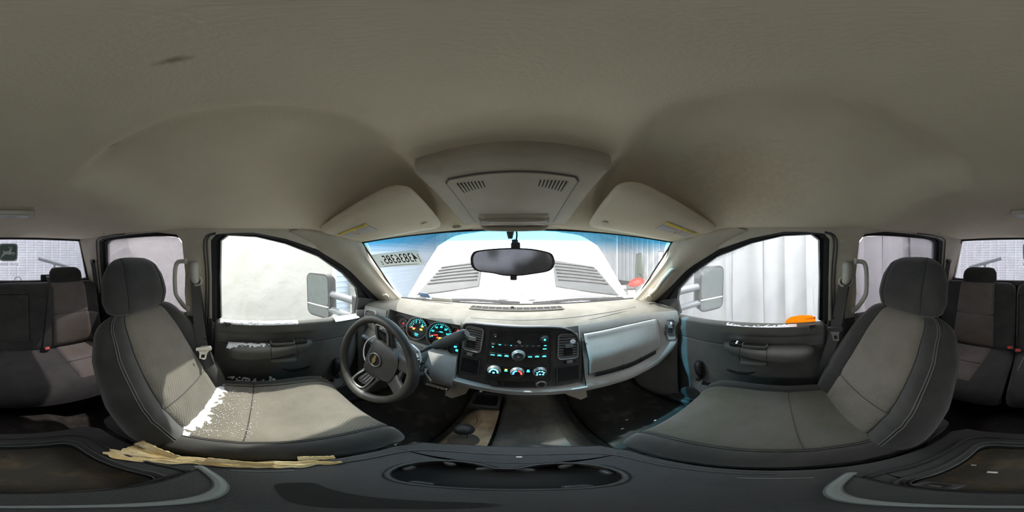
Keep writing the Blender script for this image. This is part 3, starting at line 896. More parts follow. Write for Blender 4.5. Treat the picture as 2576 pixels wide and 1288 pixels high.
# backlit legends
leg = []
for i, a in enumerate([-.085, -.061, -.042, -.022, -.004, .015, .034, .054, .074, .097]):
    w = (.0095, .008, .004, .004, .004, .004, .004, .004, .006, .008)[i]
    mk('button_legend', prism(rr(w, .0032, .0008, 2, a, .0725), SF, .0106, .0109), 'cyan_light' if i in (1, 3, 9) else 'pale_mark', rad)
mk('button_legend', prism(rr(.006, .004, .001, 2, -.085, .060), SF, .0106, .0109), 'cyan_light', rad)
mk('button_legend', prism(rr(.013, .0035, .001, 2, .095, .058), SF, .0106, .0109), 'cyan_light', rad)
for i, a in enumerate((-.083, -.059, -.035, .045, .069, .094)):
    mk('button_legend', text_vf(('BAND', '>>|', 'MUTE', 'SRC', 'TONE', 'i')[i] if False else ('—', '▲', '▲', '■', '■', '▲')[i] if False else 'I', .0001, lambda x, y, w, a=a: SF(a+x, .026+y, .0112)) if False else prism([(a-.007, .0225), (a+.007, .0225), (a+.0065, .026), (a+.003, .0285 if i % 3 else .026), (a-.003, .0285 if i % 3 else .026), (a-.0065, .026)], SF, .0111, .0114), 'cyan_light', rad)
kb = mk('tune_knob', knobvf(SF, -.078, .108, .010, .0085, .006, .018, 20), 'black_plastic', rad)
mk('knob_mark', disc(SF, .003, .018, .0184, -.078, .108, 8), 'pale_mark', kb)
kb = mk('tune_knob', knobvf(SF, .094, .101, .0165, .011, .006, .020, 24), 'bezel', rad)
mk('knob_mark', prism(rr(.007, .007, .001, 2, .094, .101), SF, .020, .0204), 'cyan_light', kb)
vk = mk('volume_knob', knobvf(SF, .005, .031, .0245, .0195, .006, .026, 32), 'satin_trim', rad)
mk('knob_cap', disc(SF, .017, .0255, .0268, .005, .031, 28), 'bezel', vk)
mk('power_mark', ringprism(circ(.0032, 14, .005, .030), circ(.0022, 14, .005, .030), SF, .0268, .0271), 'pale_mark', vk)
# heater controls
hv = mk('heater_panel', prism(rr(.212, .075, .005, 3, .006, -.066), SF, .003, .0064), 'radio', dash, bevel=.0015)
for i, a in enumerate((-.072, .005, .080)):
    kn = mk('heater_knob', knobvf(SF, a, -.050, .0245, .0205, .006, .023, 32), 'satin_trim', hv)
    mk('knob_dish', disc(SF, .0178, .0222, .0234, a, -.050, 28), 'black_plastic', kn)
    if i == 0:
        arc = [(a+.0135*math.cos(math.radians(t)), -.050+.0135*math.sin(math.radians(t))) for t in range(-20, 201, 20)]
        mk('fan_arc', loft([[SF(a+.0160*math.cos(math.radians(t)), -.050+.0160*math.sin(math.radians(t)), .0238), SF(a+.0105*math.cos(math.radians(t)), -.050+.0105*math.sin(math.radians(t)), .0238)] for t in range(-15, 196, 15)]), 'cyan_bright', kn)
        mk('fan_icon', disc(SF, .0042, .0235, .0239, a, -.053, 10), 'cyan_bright', kn)
    elif i == 1:
        for t0, t1, mm in ((95, 200, 'blue_light'), (-20, 85, 'red_light')):
            mk('temperature_arc', loft([[SF(a+.0160*math.cos(math.radians(t)), -.050+.0160*math.sin(math.radians(t)), .0238), SF(a+.0100*math.cos(math.radians(t)), -.050+.0100*math.sin(math.radians(t)), .0238)] for t in range(t0, t1, 13)]), mm, kn)
    else:
        for da, db in ((-.010, .004), (-.003, .010), (.006, .009), (.012, .003), (-.011, -.006), (.009, -.006), (-.001, -.005)):
            mk('vent_icon', prism(rr(.0062, .0052, .0015, 2, a+da, -.050+db), SF, .0235, .0239), 'cyan_bright', kn)
for a, m1 in ((-.033, 'amber_light'), (.041, 'cyan_light')):
    b_ = mk('heater_button', prism(rr(.020, .024, .003, 3, a, -.046), SF, .006, .0095), 'black_plastic', hv, bevel=.001)
    mk('button_lamp', prism(rr(.008, .0045, .001, 2, a, -.040), SF, .0096, .0099), m1, hv)
    mk('button_lamp', prism(rr(.011, .0045, .001, 2, a, -.047), SF, .0096, .0099), 'cyan_light', hv)
# outlets and slot under the heater panel
for i, a in enumerate((-.068, .086)):
    o_ = mk('power_outlet', knobvf(SF, a, -.117, .019, .017, .0, .012, 26), 'black_plastic' if i == 0 else 'satin_trim', dash)
    mk('outlet_cap', disc(SF, .0145 if i == 0 else .0125, .0118, .0128, a, -.117, 22), 'dark_plastic' if i == 0 else 'hole', o_)
mk('card_slot', prism(rr(.090, .026, .004, 3, .010, -.118), SF, .002, .0046), 'hole', dash)
# vents and cubbies of the stack
vent(lambda a, b, w: SF(-.160+a+.04*b, .078+b-.07*a, w+.004), .062, .102, dash, 10, tab=(-.004, .004), mate='satin_trim')
vv = vent(lambda a, b, w: SF(.184+a+.03*b, .056+b-.05*a, w+.004), .072, .108, dash, 9, tab=(.002, .006), mate='satin_trim')
mk('white_button', disc(SF, .011, .010, .014, .200, .080, 20, .009), 'white_cable', vv, bevel=.0015)
for a, b in ((-.166, .010), (.187, -.014)):
    th = mk('thumb_wheel', prism(rr(.022, .012, .003, 3, a, b), SF, .002, .012), 'satin_trim', dash, bevel=.002)
    mk('wheel_track', prism(rr(.048, .005, .002, 3, a, b-.003), SF, .003, .0055), 'hole', th)
for a, b, w, h in ((-.161, -.052, .064, .078), (.182, -.080, .078, .082)):
    cb = mk('cubby', prism(rr(w, h, .005, 3, a, b), SF, .0035, .0047), 'hole', dash)
    mk('cubby_lip', ringprism(rr(w+.008, h+.008, .008, 3, a, b), rr(w, h, .005, 3, a, b), SF, .0, .006), 'bezel', cb)
    mk('cubby_shelf', prism(rr(w-.006, .006, .001, 2, a, b-h/2+.005), SF, .004, .0065), 'dark_plastic', cb)

# ---- side vents at the two ends
vr = Vector((.696, .512, -.395))
vent(lambda a, b, w: vr+Vector((.45*a, -.80*a*.6, 0))+Vector((.0, .06, 1)).normalized()*b+Vector((-.62, -.78, .05)).normalized()*(w+.004), .062, .082, dash, 8, tab=(.0, .004), mate='dark_plastic')
mk('vent_pod', prism(rr(.085, .16, .02, 4), lambda a, b, w: vr+Vector((.45*a, -.48*a, 0))+Vector((0, .06, 1)).normalized()*(b-.005)+Vector((-.62, -.78, .05)).normalized()*w, -.03, -.002), 'dash_face', dash, bevel=.012, seg=3)
mk('white_button', disc(lambda a, b, w: vr+Vector((.45*a, -.48*a, 0))+Vector((0, 0, 1))*b+Vector((-.62, -.78, .05)).normalized()*w, .008, .010, .014, .004, .026, 16), 'white_cable', dash)
vl = Vector((-.690, .548, -.335))
vent(lambda a, b, w: vl+Vector((.9*a, .25*a, 0))+Vector((.0, .15, 1)).normalized()*b+Vector((.25, -.93, .15)).normalized()*(w+.006), .066, .046, dash, 5, mate='dash_face', rnd=.016)

# ---- instrument cluster
clu = root('instrument_cluster', (-.37, .62, -.40)); clu.parent = dash
WL[clu.name] = Vector((-.37, .62, -.40)); clu.location = WL[clu.name]-WL[dash.name]
CF0 = frame((-.37, .617, -.365), (1, 0, 0), (0, .085, .25))
NC = Vector((0, -.95, .32)).normalized()
def CF(a, b, w=0): return CF0(a, b, 0)+NC*w
mk('cluster_plate', prism(rr(.372, .135, .02, 4, -.012, -.0), CF, -.012, .003), 'bezel', clu, bevel=.003)
mk('blank_pocket', prism(rr(.075, .075, .03, 5, -.166, .008), CF, .002, .0042), 'black_plastic', clu)
def gauge(a, b, r, rim='satin_trim'):
    fc = mk('gauge_face', disc(CF, r, .004, .0052, a, b, 40), 'gauge_face', clu)
    n = 40
    rimv = loft([[CF(a+q*math.cos(2*math.pi*i/n), b+q*math.sin(2*math.pi*i/n), w) for i in range(n)] for q, w in ((r*1.00, .004), (r*1.04, .018), (r*1.09, .018), (r*1.10, .003))], closed=True)
    mk('gauge_rim', rimv, rim, clu)
    # dark red inner wall down the driver side of the well
    mk('well_wall', loft([[CF(a+r*math.cos(t), b+r*math.sin(t), .006) for t in (math.radians(120+10*i) for i in range(15))], [CF(a+r*1.03*math.cos(t), b+r*1.03*math.sin(t), .017) for t in (math.radians(120+10*i) for i in range(15))]]), 'gauge_side', clu)
    mk('gauge_lens', disc(CF, r*1.03, .0175, .0182, a, b, 36), 'gauge_lens', clu)
def marks(a, b, r, t0, t1, n, ln, m, major=2):
    parts = []
    for i in range(n):
        t = math.radians(t0+(t1-t0)*i/(n-1)); l = ln*(1 if i % major == 0 else .55)
        c, s = math.cos(t), math.sin(t); w = r*.018
        P = [(a+c*r+s*w, b+s*r-c*w), (a+c*r-s*w, b+s*r+c*w), (a+c*(r-l)-s*w, b+s*(r-l)+c*w), (a+c*(r-l)+s*w, b+s*(r-l)-c*w)]
        mk('scale_mark', ([tuple(CF(x, y, .0056)) for x, y in P], [(0, 1, 2, 3)]), m, clu, smooth=False)
def numerals(a, b, r, items, size, m):
    for s, t in items:
        t = math.radians(t)
        mk('numeral', text_vf(s, size, lambda x, y, w, t=t: CF(a+r*math.cos(t)+x, b+r*math.sin(t)+y, .0057)), m, clu, smooth=False)
def needle(a, b, r, t):
    t = math.radians(t); c, s = math.cos(t), math.sin(t)
    nd = mk('needle', prism([(a-s*.0022, b+c*.0022), (a+s*.0022, b-c*.0022), (a+c*r+s*.0008, b+s*r-c*.0008), (a+c*r-s*.0008, b+s*r+c*.0008)], CF, .008, .009), 'red_light', clu)
    mk('needle_hub', disc(CF, r*.16, .006, .011, a, b, 16), 'black_plastic', clu)
TA, TB, TR = -.056, .004, .053
SA, SB, SR = .061, .000, .057
gauge(TA, TB, TR); gauge(SA, SB, SR)
gauge(-.136, .014, .020, 'satin_trim'); gauge(-.136, -.034, .020, 'satin_trim'); gauge(.135, .028, .020, 'satin_trim'); gauge(.135, -.050, .024, 'satin_trim')
marks(TA, TB, TR*.9, 185, 35, 13, .008, 'cyan_light'); marks(SA, SB, SR*.92, 205, -30, 25, .008, 'cyan_light', 4)
numerals(TA, TB, TR*.62, [('0', 180), ('1', 148), ('2', 116), ('3', 82), ('4', 48)], .013, 'cyan_light')
mk('numeral', text_vf('x1000', .0075, lambda x, y, w: CF(TA+.022+x, TB+.017+y, .0057)), 'cyan_light', clu, smooth=False)
numerals(SA, SB, SR*.66, [('0', 202), ('20', 162), ('40', 124), ('60', 88), ('80', 52), ('100', 14)], .0125, 'cyan_light')
mk('numeral', text_vf('MPH', .0085, lambda x, y, w: CF(SA+.004+x, SB+.014+y, .0057)), 'cyan_light', clu, smooth=False)
needle(TA, TB, TR*.78, 184); needle(SA, SB, SR*.8, 196)
needle(-.136, .014, .014, 225); needle(.135, .028, .014, 60)
mk('numeral', text_vf('L', .012, lambda x, y, w: CF(-.134+x, -.040+y, .0057)), 'cyan_light', clu, smooth=False)
mk('numeral', prism(rr(.012, .008, .002, 2, .138, -.042), CF, .0053, .0057), 'cyan_light', clu)
mk('numeral', prism(rr(.010, .010, .002, 2, .146, -.058), CF, .0053, .0057), 'cyan_light', clu)
mk('trip_display', prism(rr(.040, .017, .002, 2, TA-.001, TB-.033), CF, .0053, .0058), 'radio', clu)
mk('display_digits', text_vf('79578', .0085, lambda x, y, w: CF(TA+x, TB-.030+y, .0060)), 'cyan_light', clu, smooth=False)
mk('display_digits', text_vf('MILES', .006, lambda x, y, w: CF(TA+x, TB-.038+y, .0060)), 'cyan_light', clu, smooth=False)
mk('gear_display', prism(rr(.023, .010, .002, 2, SA+.004, SB-.040), CF, .0053, .0058), 'cyan_bright', clu)
for a, b, w, h, m1 in ((TA-.021, TB-.006, .010, .009, 'amber_light'), (TA+.020, TB-.001, .013, .008, 'amber_light'), (TA+.024, TB+.015, .009, .007, 'amber_light'), (SA+.006, SB-.019, .016, .013, 'amber_light'), (SA-.009, SB-.016, .008, .007, 'red_light')):
    mk('warning_lamp', prism(rr(w, h, .002, 3, a, b), CF, .0053, .0059), m1, clu)
# knee bolster gap, steering column opening
mk('column_opening', prism(rr(.17, .10, .03, 5, -.43, .0), lambda a, b, w: Vector((a, .548-w, -.475+b)), -.02, .004), 'hole', dash)

# ================================================================== STEERING
sc_ = Vector((-.436, .353, -.426)); TILT = .285
su = Vector((1, 0, 0)); sv = Vector((0, math.sin(TILT), math.cos(TILT))); sn = Vector((0, -math.cos(TILT), math.sin(TILT)))
def SW(a, b, w=0): return sc_+su*a+sv*b+sn*w
wheel = root('steering_wheel', tuple(SW(0, 0, -.05)), 'worn black four-spoke steering wheel with a gold bowtie badge', 'steering wheel')
R0 = .179
mk('rim', tube([SW(R0*math.cos(2*math.pi*i/72), R0*math.sin(2*math.pi*i/72)) for i in range(72)], [.0178+.0012*math.cos(4*2*math.pi*i/72) for i in range(72)], 14, closed=True), 'wheel_grip', wheel)
SWU = SW
TURN = math.radians(84)
def SW(a, b, w=0):       # the wheel is turned a quarter to the left
    dish = -.046*(1-smooth(.075, .172, math.hypot(a, b)))      # hub sits below the rim plane
    return SWU(a*math.cos(TURN)-b*math.sin(TURN), a*math.sin(TURN)+b*math.cos(TURN), w+dish)
wu = su*math.cos(TURN)+sv*math.sin(TURN); wv = -su*math.sin(TURN)+sv*math.cos(TURN)
pad = [(-.078, .052), (-.04, .062), (.0, .064), (.04, .062), (.078, .052), (.090, .02), (.086, -.03), (.072, -.075), (.050, -.100), (.0, -.104), (-.050, -.100), (-.072, -.075), (-.086, -.03), (-.090, .02)]
padd = [tuple(p[:2]) for p in subdiv_path([(a, b, 0) for a, b in pad+[pad[0]]], 4)][:-1]
secs = []
for k, w in ((.94, -.040), (1.0, -.025), (1.0, .004), (.96, .016), (.82, .024), (.45, .028), (.05, .029)):
    secs.append([SW(a*k, b*k, w) for a, b in padd])
mk('airbag_cover', loft(secs, closed=True, caps=True), 'dark_plastic', wheel, angle=50)
def spoke(name, pts, widths, m='dark_plastic', th=.011):
    P = subdiv_path([SW(a, b, w) for a, b, w in pts], 5); n = len(P); sp = []
    for i, p in enumerate(P):
        q = i/(n-1); ww = interp([(k/(len(widths)-1), x) for k, x in enumerate(widths)], q)
        t = (P[min(i+1, n-1)]-P[max(i-1, 0)]).normalized(); pn = sn.cross(t).normalized()
        sp.append([p+pn*ww*math.copysign(abs(math.cos(2*math.pi*j/16))**.6, math.cos(2*math.pi*j/16))+sn*th*math.sin(2*math.pi*j/16) for j in range(16)])
    return mk(name, loft(sp, closed=True, caps=True), m, wheel)
for s in (-1, 1):
    # side spoke: two bars round a button pod
    spoke('spoke', [(s*.080, .040, -.004), (s*.125, .050, -.006), (s*.176, .046, .0)], [.012, .009, .012])
    spoke('spoke', [(s*.080, -.032, -.004), (s*.125, -.030, -.006), (s*.176, -.030, .0)], [.018, .014, .018])
    pod = mk('button_pod', prism(rr(.050, .050, .012, 4, s*.112, .008), SW, -.016, .006), 'black_plastic', wheel, bevel=.004)
    for q in range(3):
        mk('wheel_button', prism(rr(.030, .010, .003, 3, s*.110, .020-.014*q), SW, .006, .010), 'dark_plastic', wheel, bevel=.0015)
    fr_pts = [SW(s*.088, .036, .014), SW(s*.120, .044, .010), SW(s*.150, .040, .004), SW(s*.158, .010, .002), SW(s*.148, -.020, .004), SW(s*.118, -.024, .010), SW(s*.088, -.022, .014)]
    mk('pod_frame', tube(subdiv_path(fr_pts, 5), .0048, 8), 'satin_trim', wheel)
    # lower spokes sweep down to the rim
    spoke('spoke', [(s*.040, -.085, .002), (s*.050, -.125, -.004), (s*.060, -.168, .0)], [.040, .030, .032])
mk('lower_bridge', prism([(-.05, -.09), (.05, -.09), (.03, -.125), (-.03, -.125)], SW, -.016, -.002), 'dark_plastic', wheel, bevel=.003)
em = mk('emblem_disc', disc(SW, .0265, .026, .032, 0, .0, 32, .029), 'black_plastic', wheel)
mk('emblem_ring', ringprism(circ(.031, 36, 0, 0, .034), circ(.0265, 36, 0, 0, .029), SW, .026, .0335), 'satin_trim', wheel, bevel=.001)
bt = SW
bow = [(a*1.12, b*1.15) for a, b in [(-.021, -.0045), (-.018, .0045), (-.0065, .0045), (-.0055, .0078), (.0075, .0078), (.0065, .0045), (.021, .0045), (.018, -.0045), (.0065, -.0045), (.0055, -.0078), (-.0075, -.0078), (-.0065, -.0045)]]
mk('bowtie', prism(bow, bt, .032, .0352), 'gold', wheel, bevel=.0012)

SW = SWU
col_ = root('steering_column', (-.436, .50, -.48), 'grey steering column shroud with shift lever and ignition lock', 'steering column')
ca = SW(0, 0, -.092); cb_ = SW(0, -.012, -.225)
secs = []
for i in range(10):
    t = i/9; p = ca+(cb_-ca)*t; k = 1-.25*(1-t)**2
    secs.append([p+su*a*k+sv*b*k for a, b in rr(.215, .125, .03, 4)])
mk('shroud', loft(secs, closed=True, caps=True), 'column_grey', col_, bevel=.004)
# shift lever rising to the right
shl = subdiv_path([(-.345, .505, -.415), (-.305, .475, -.375), (-.265, .452, -.335), (-.235, .445, -.312)], 5)
mk('shift_stem', tube(shl, .008, 10), 'dark_plastic', col_)
g0 = Vector((-.246, .448, -.320)); g1 = Vector((-.128, .425, -.231))
grip = mk('shift_grip', tube([g0+(g1-g0)*t for t in (0, .06, .12, .2, .24, .28, .6, .9, .97, 1.0)], [.009, .014, .0165, .0168, .0155, .0175, .0185, .0180, .0165, .013], 18), 'column_grey', col_)
mk('grip_button', disc(lambda a, b, w: g1+(g1-g0).normalized()*w+ring_basis(g1-g0)[0]*a+ring_basis(g1-g0)[1]*b, .0105, 0, .003, n=20), 'column_grey', grip)
mk('grip_plate', prism(rr(.03, .011, .002, 3), lambda a, b, w: g0+(g1-g0)*.62+(g1-g0).normalized()*a+Vector((.45, -.2, .87)).normalized()*(.0178+w)+(g1-g0).cross(Vector((.45, -.2, .87))).normalized()*b, -.001, .0015), 'dark_plastic', grip)
mk('turn_stalk', tube(subdiv_path([SW(-.06, .02, -.09), SW(-.12, .035, -.08), SW(-.165, .045, -.07)], 4), [.006, .006, .007, .008, .010, .012, .0125, .0125, .011], 12), 'column_grey', col_)
ig = Vector((-.325, .462, -.410)); igd = Vector((.80, -.58, .12)).normalized()
igl = mk('ignition_lock', tube([ig, ig+igd*.022, ig+igd*.026, ig+igd*.036, ig+igd*.036, ig+igd*.045], [.022, .021, .018, .018, .013, .012], 22), 'column_grey', col_)
mk('key_head', prism(rr(.032, .022, .008, 4), lambda a, b, w: ig+igd*(.045+w*.0+a*.5+.012)+Vector((.3, .2, .9)).normalized()*b+igd.cross(Vector((.3, .2, .9))).normalized()*w, -.004, .004), 'black_plastic', igl, bevel=.002)
# white plastic-coated wire looped behind the wheel from the ignition
wl = [ig+igd*.055+Vector((0, 0, .004)), SW(.150, .095, -.050), SW(.105, .118, -.045), SW(.048, .120, -.040), SW(-.010, .112, -.036), SW(-.062, .082, -.034), SW(-.094, .036, -.034), SW(-.084, -.020, -.034), SW(-.040, -.058, -.034), SW(.0, -.070, -.04)]
mk('wire_loop', tube(subdiv_path(wl, 8), .0028, 8), 'white_cable', label='white plastic-coated wire looped behind the steering wheel spokes', cat='wire')
mk('cable_tie', tube(subdiv_path([ig+igd*.045+Vector((0, -.002, -.028)), ig+Vector((-.02, -.05, -.042)), ig+Vector((-.06, -.08, -.045))], 5), .002, 6), 'white_cable', label='short white cable tie end sticking out below the ignition', cat='cable tie')
kb_ = ig+igd*.058+Vector((0, 0, -.03))
ks = root('key_bunch', tuple(kb_+Vector((0, 0, -.10))), 'bunch of keys in clear plastic wrap hanging from the ignition', 'keys')
mk('key_ring', tube([kb_+Vector((.0, .013*math.cos(2*math.pi*i/20), .013*math.sin(2*math.pi*i/20)+.012)) for i in range(20)], .0016, 6, closed=True), 'chrome', ks)
mk('fob', tube([kb_+Vector((0, 0, -.012)), kb_+Vector((.002, -.004, -.02)), kb_+Vector((.004, -.008, -.045)), kb_+Vector((.004, -.010, -.066)), kb_+Vector((.004, -.011, -.074))], [.008, .018, .022, .019, .008], 16), 'black_plastic', ks)
random.seed(5)
for i in range(4):
    an = random.uniform(-30, 30)
    R = rot('Y', an) @ rot('Z', random.uniform(-60, 60))
    mk('key', prism([(-.004, 0), (.004, 0), (.004, -.03), (.0055, -.034), (.0, -.05), (-.003, -.046), (-.003, -.03)], lambda a, b, w: kb_+Vector((.012+.004*i, -.008*i+.01, .0))+R @ Vector((a, w, b)), -.001, .001), 'steel', ks)
def wrap(a, b):
    t = a*2*math.pi; r = .017+.006*noise.noise(Vector((a*6, b*5, 1)))+.006*math.sin(b*math.pi)
    return kb_+Vector((.006+r*math.cos(t), r*math.sin(t), .014-.05*b))
mk('plastic_wrap', grid(wrap, 24, 10), 'back_glass', ks, angle=20)
mk('paper_tag', bx(tuple(kb_+Vector((-.022, -.012, -.058))), (.024, .002, .030), rot('Z', 25)), 'label_white', ks)

# ================================================================== PEDALS
pd = root('brake_pedal', (-.325, .70, -.95), 'worn brake pedal with a shiny ribbed rubber pad', 'pedal')
mk('pedal_pad', bx((-.335, .615, -.725), (.125, .026, .060), rot('X', 38) @ rot('Y', 12)), 'steel', pd, bevel=.008, seg=3)
for i in range(6):
    mk('pad_rib', bx((-.385+.02*i, .607, -.714-.0042*i), (.006, .012, .05), rot('X', 38) @ rot('Y', 12)), 'rubber_mat', pd, bevel=.002)
mk('pedal_arm', tube(subdiv_path([(-.33, .63, -.72), (-.33, .72, -.66), (-.33, .80, -.55)], 5), .010, 8), 'black_plastic', pd)
pd = root('accelerator_pedal', (-.25, .87, -.94), 'narrow black accelerator pedal beside the tunnel', 'pedal')
mk('pedal_pad', bx((-.25, .90, -.85), (.055, .02, .15), rot('X', -32)), 'black_plastic', pd, bevel=.007)
mk('pedal_hinge', bx((-.25, .868, -.925), (.045, .04, .035)), 'black_plastic', pd, bevel=.006)

# ================================================================== SEATS
def padded(rings, frac_ins, front_mat, shell_mat, parent, names, seams=(), p=3.4, ins_range=None, groove=.007, seam_mat='hole'):
    """rings: list of (center Vec, normal Vec, half width, front depth, back depth, bolster bump). Runs along rings.
    Builds the insert (front middle) and the shell (everything else) as two meshes."""
    fr = [-1, -.985, -.95, -.90, -.84, -.77, -.70, -(frac_ins+.035), -frac_ins, -(frac_ins-.035)]
    k = 9
    inner = [-(frac_ins-.035)+(2*(frac_ins-.035))*i/k for i in range(1, k)]
    fr = fr+inner+[-x for x in reversed(fr)]
    bk = [.96, .80, .5, 0, -.5, -.80, -.96]
    loops = []
    for (c, n, w, df, db, bump) in rings:
        L = []
        for f in fr:
            d = df*max(0, 1-abs(f)**p)**(1/p)+bump*math.exp(-((abs(f)-.80)/.15)**2)*(1 if abs(f) < .97 else .4)
            if abs(abs(f)-frac_ins) < 1e-6: d -= groove
            L.append(c+Vector((w*f, 0, 0))+n*d)
        for f in bk:
            d = -db*max(0, 1-abs(f)**p)**(1/p)
            L.append(c+Vector((w*f, 0, 0))+n*d)
        loops.append(L)
    nf = len(fr); nt = nf+len(bk)
    a0 = fr.index(-frac_ins); a1 = fr.index(frac_ins)
    r0, r1 = ins_range if ins_range else (0, len(rings)-1)
    V = [p_ for L in loops for p_ in L]
    Fi, Fs = [], []
    for i in range(len(rings)-1):
        for j in range(nt):
            q = (i*nt+j, i*nt+(j+1) % nt, (i+1)*nt+(j+1) % nt, (i+1)*nt+j)
            (Fi if a0 <= j < a1 and r0 <= i < r1 else Fs).append(q)
    Fs.append(tuple(range(nt))); Fs.append(tuple((len(rings)-1)*nt+j for j in range(nt)))
    def used(F):
        ids = sorted({i for q in F for i in q}); mp = {i: k for k, i in enumerate(ids)}
        return [tuple(V[i]) for i in ids], [tuple(mp[i] for i in q) for q in F]
    s = mk(names[0], used(Fs), shell_mat, parent, angle=70)
    ins = mk(names[1], used(Fi), front_mat, parent, angle=70)
    for j in (a0, a1):
        mk('seam', tube([loops[i][j]+rings[i][1]*.003 for i in range(r0, r1+1)], .0016 if seam_mat == 'hole' else .0012, 5), 'seat_black', s)
    for si in seams:
        mk('seam', tube([loops[si][j]+rings[si][1]*.002 for j in range(a0, a1+1)], .0017, 5), 'seat_black', ins)
    return loops, s, ins, a0, a1

def path_rings(tab, n, wtab, dtab, btab, utab, cap0=.5, cap1=.5, seams=()):
    """tab: (y,z) polyline smoothed; returns rings with normals turned 90 deg from the travel direction"""
    P = subdiv_path([Vector((0, a, b)) for a, b in tab], n)
    R = []
    L = [0]
    for a, b in zip(P, P[1:]): L.append(L[-1]+(b-a).length)
    for i, q in enumerate(P):
        t = (P[min(i+1, len(P)-1)]-P[max(i-1, 0)]).normalized()
        nn = Vector((0, t.z, -t.y))
        s = L[i]/L[-1]
        e = 1.0
        if cap0 and s < .06: e = max(.25, math.sqrt(max(0, 1-(1-s/.06)**2)))
        if cap1 and s > .93: e = max(.25, math.sqrt(max(0, 1-((s-.93)/.07)**2)))
        gro = 0
        for sm in seams:
            gro += .007*math.exp(-((s-sm)/.012)**2)
        R.append((q, nn, interp(wtab, s)*(.55+.45*e), interp(dtab, s)*e-gro, interp(btab, s)*e, interp(utab, s)*e))
    return R, L

def front_seat(xc, y0, label, drv):
    s = root('bucket_seat', (xc, y0+.05, -1.02), label, 'seat', 'front seats')
    off = Vector((xc, 0, 0))
    # cushion: back to front.  travel forward -> normal must be up
    tab = [(y0-.16, -.700), (y0-.05, -.690), (y0+.08, -.687), (y0+.22, -.680), (y0+.34, -.668), (y0+.415, -.676), (y0+.450, -.715), (y0+.452, -.77)]
    R, L = path_rings(tab, 5, [(0, .212), (.3, .230), (.85, .238), (1, .220)], [(0, .035), (.2, .045), (.8, .045), (1, .03)], [(0, .10), (.75, .11), (.9, .05), (1, .04)], [(0, .012), (.5, .022), (.85, .012), (1, 0)], cap0=0, cap1=0, seams=(.47,))
    R = [(c+off, -n if n.z < 0 and i < 20 else n, w, df, db, u) for i, (c, n, w, df, db, u) in enumerate(R)]
    R = [(c, Vector((0, -n.y, -n.z)) if False else n, w, df, db, u) for c, n, w, df, db, u in R]
    # make sure normals point up / forward
    R2 = []
    for c, n, w, df, db, u in R:
        if n.z < -.01 or (abs(n.z) <= .01 and n.y < 0): n = -n
        R2.append((c, n, w, df, db, u))
    si = min(range(len(R2)), key=lambda i: abs(L[i]/L[-1]-.47))
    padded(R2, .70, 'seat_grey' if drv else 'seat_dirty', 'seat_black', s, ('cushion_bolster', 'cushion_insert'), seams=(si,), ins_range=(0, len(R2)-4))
    # backrest
    tab = [(y0+.03, -.735), (y0-.005, -.66), (y0-.055, -.54), (y0-.115, -.42), (y0-.175, -.31), (y0-.215, -.245), (y0-.240, -.205)]
    R, L = path_rings(tab, 5, [(0, .205), (.12, .232), (.45, .244), (.75, .232), (.9, .205), (1, .165)], [(0, .03), (.1, .042), (.8, .042), (1, .03)], [(0, .05), (.15, .085), (.8, .085), (1, .05)], [(0, .012), (.2, .026), (.6, .030), (.85, .016), (1, 0)], cap0=1, cap1=1, seams=(.36,))
    R2 = []
    for c, n, w, df, db, u in R:
        if n.y < 0: n = -n
        R2.append((c+off, n, w, df, db, u))
    si = min(range(len(R2)), key=lambda i: abs(L[i]/L[-1]-.36))
    lp, sh, ins, a0, a1 = padded(R2, .56, 'seat_grey', 'seat_black', s, ('backrest_bolster', 'backrest_insert'), seams=(si,), ins_range=(1, len(R2)-2))
    # double stitch line along each bolster
    for f in (4, -5):
        nf = a1+a0+1
        idx = 4 if f > 0 else (a0+a1-4)
        for dd in (-.004, .004):
            mk('stitch', tube([lp[i][idx]+R2[i][1]*.0015+Vector((dd, 0, 0)) for i in range(3, len(R2)-2)], .0011, 4), 'stitch', sh)
    # headrest
    hz0, hz1 = -.212, (-.034 if drv else -.020)
    hy = y0-.258
    tab = [(hy+.024, hz0), (hy+.020, hz0+.05), (hy+.006, hz0+.11), (hy-.018, hz0+.16), (hy-.045, hz1)]
    R, L = path_rings(tab, 6, [(0, .138), (.25, .155), (.6, .150), (.85, .126), (1, .080)], [(0, .044), (.3, .060), (.8, .056), (1, .03)], [(0, .045), (.3, .060), (.8, .055), (1, .03)], [(0, 0), (1, 0)], cap0=1, cap1=1)
    R2 = [(c+off, n if n.y > 0 else -n, w, df, db, u) for c, n, w, df, db, u in R]
    hl_, hs, hi_, a0, a1 = padded(R2, .62, 'seat_black', 'seat_black', s, ('headrest', 'headrest_front'), p=2.9, ins_range=(1, len(R2)-2), groove=.003, seam_mat='seat_black')
    for px in (-.06, .06):
        mk('headrest_post', cyl((xc+px, hy+.005, -.26), (xc+px, hy+.01, -.19), .006, n=10), 'steel', s)
    # base: plastic side shield, pedestal and recline lever
    sgn = -1 if xc < 0 else 1
    mk('seat_base', bx((xc, y0+.13, -.90), (.40, .46, .22)), 'black_plastic', s, bevel=.02)
    mk('side_shield', bx((xc+sgn*.225, y0+.10, -.80), (.03, .44, .09)), 'dark_plastic', s, bevel=.012, seg=3)
    mk('recline_lever', tube([(xc+sgn*.245, y0+.10, -.79), (xc+sgn*.25, y0+.18, -.785), (xc+sgn*.25, y0+.22, -.78)], [.010, .009, .007], 8), 'black_plastic', s)
    return s
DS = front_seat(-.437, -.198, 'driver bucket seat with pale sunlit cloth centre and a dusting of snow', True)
PS = front_seat(.430, -.208, 'passenger bucket seat with shaded grey cloth centre and black bolsters', False)

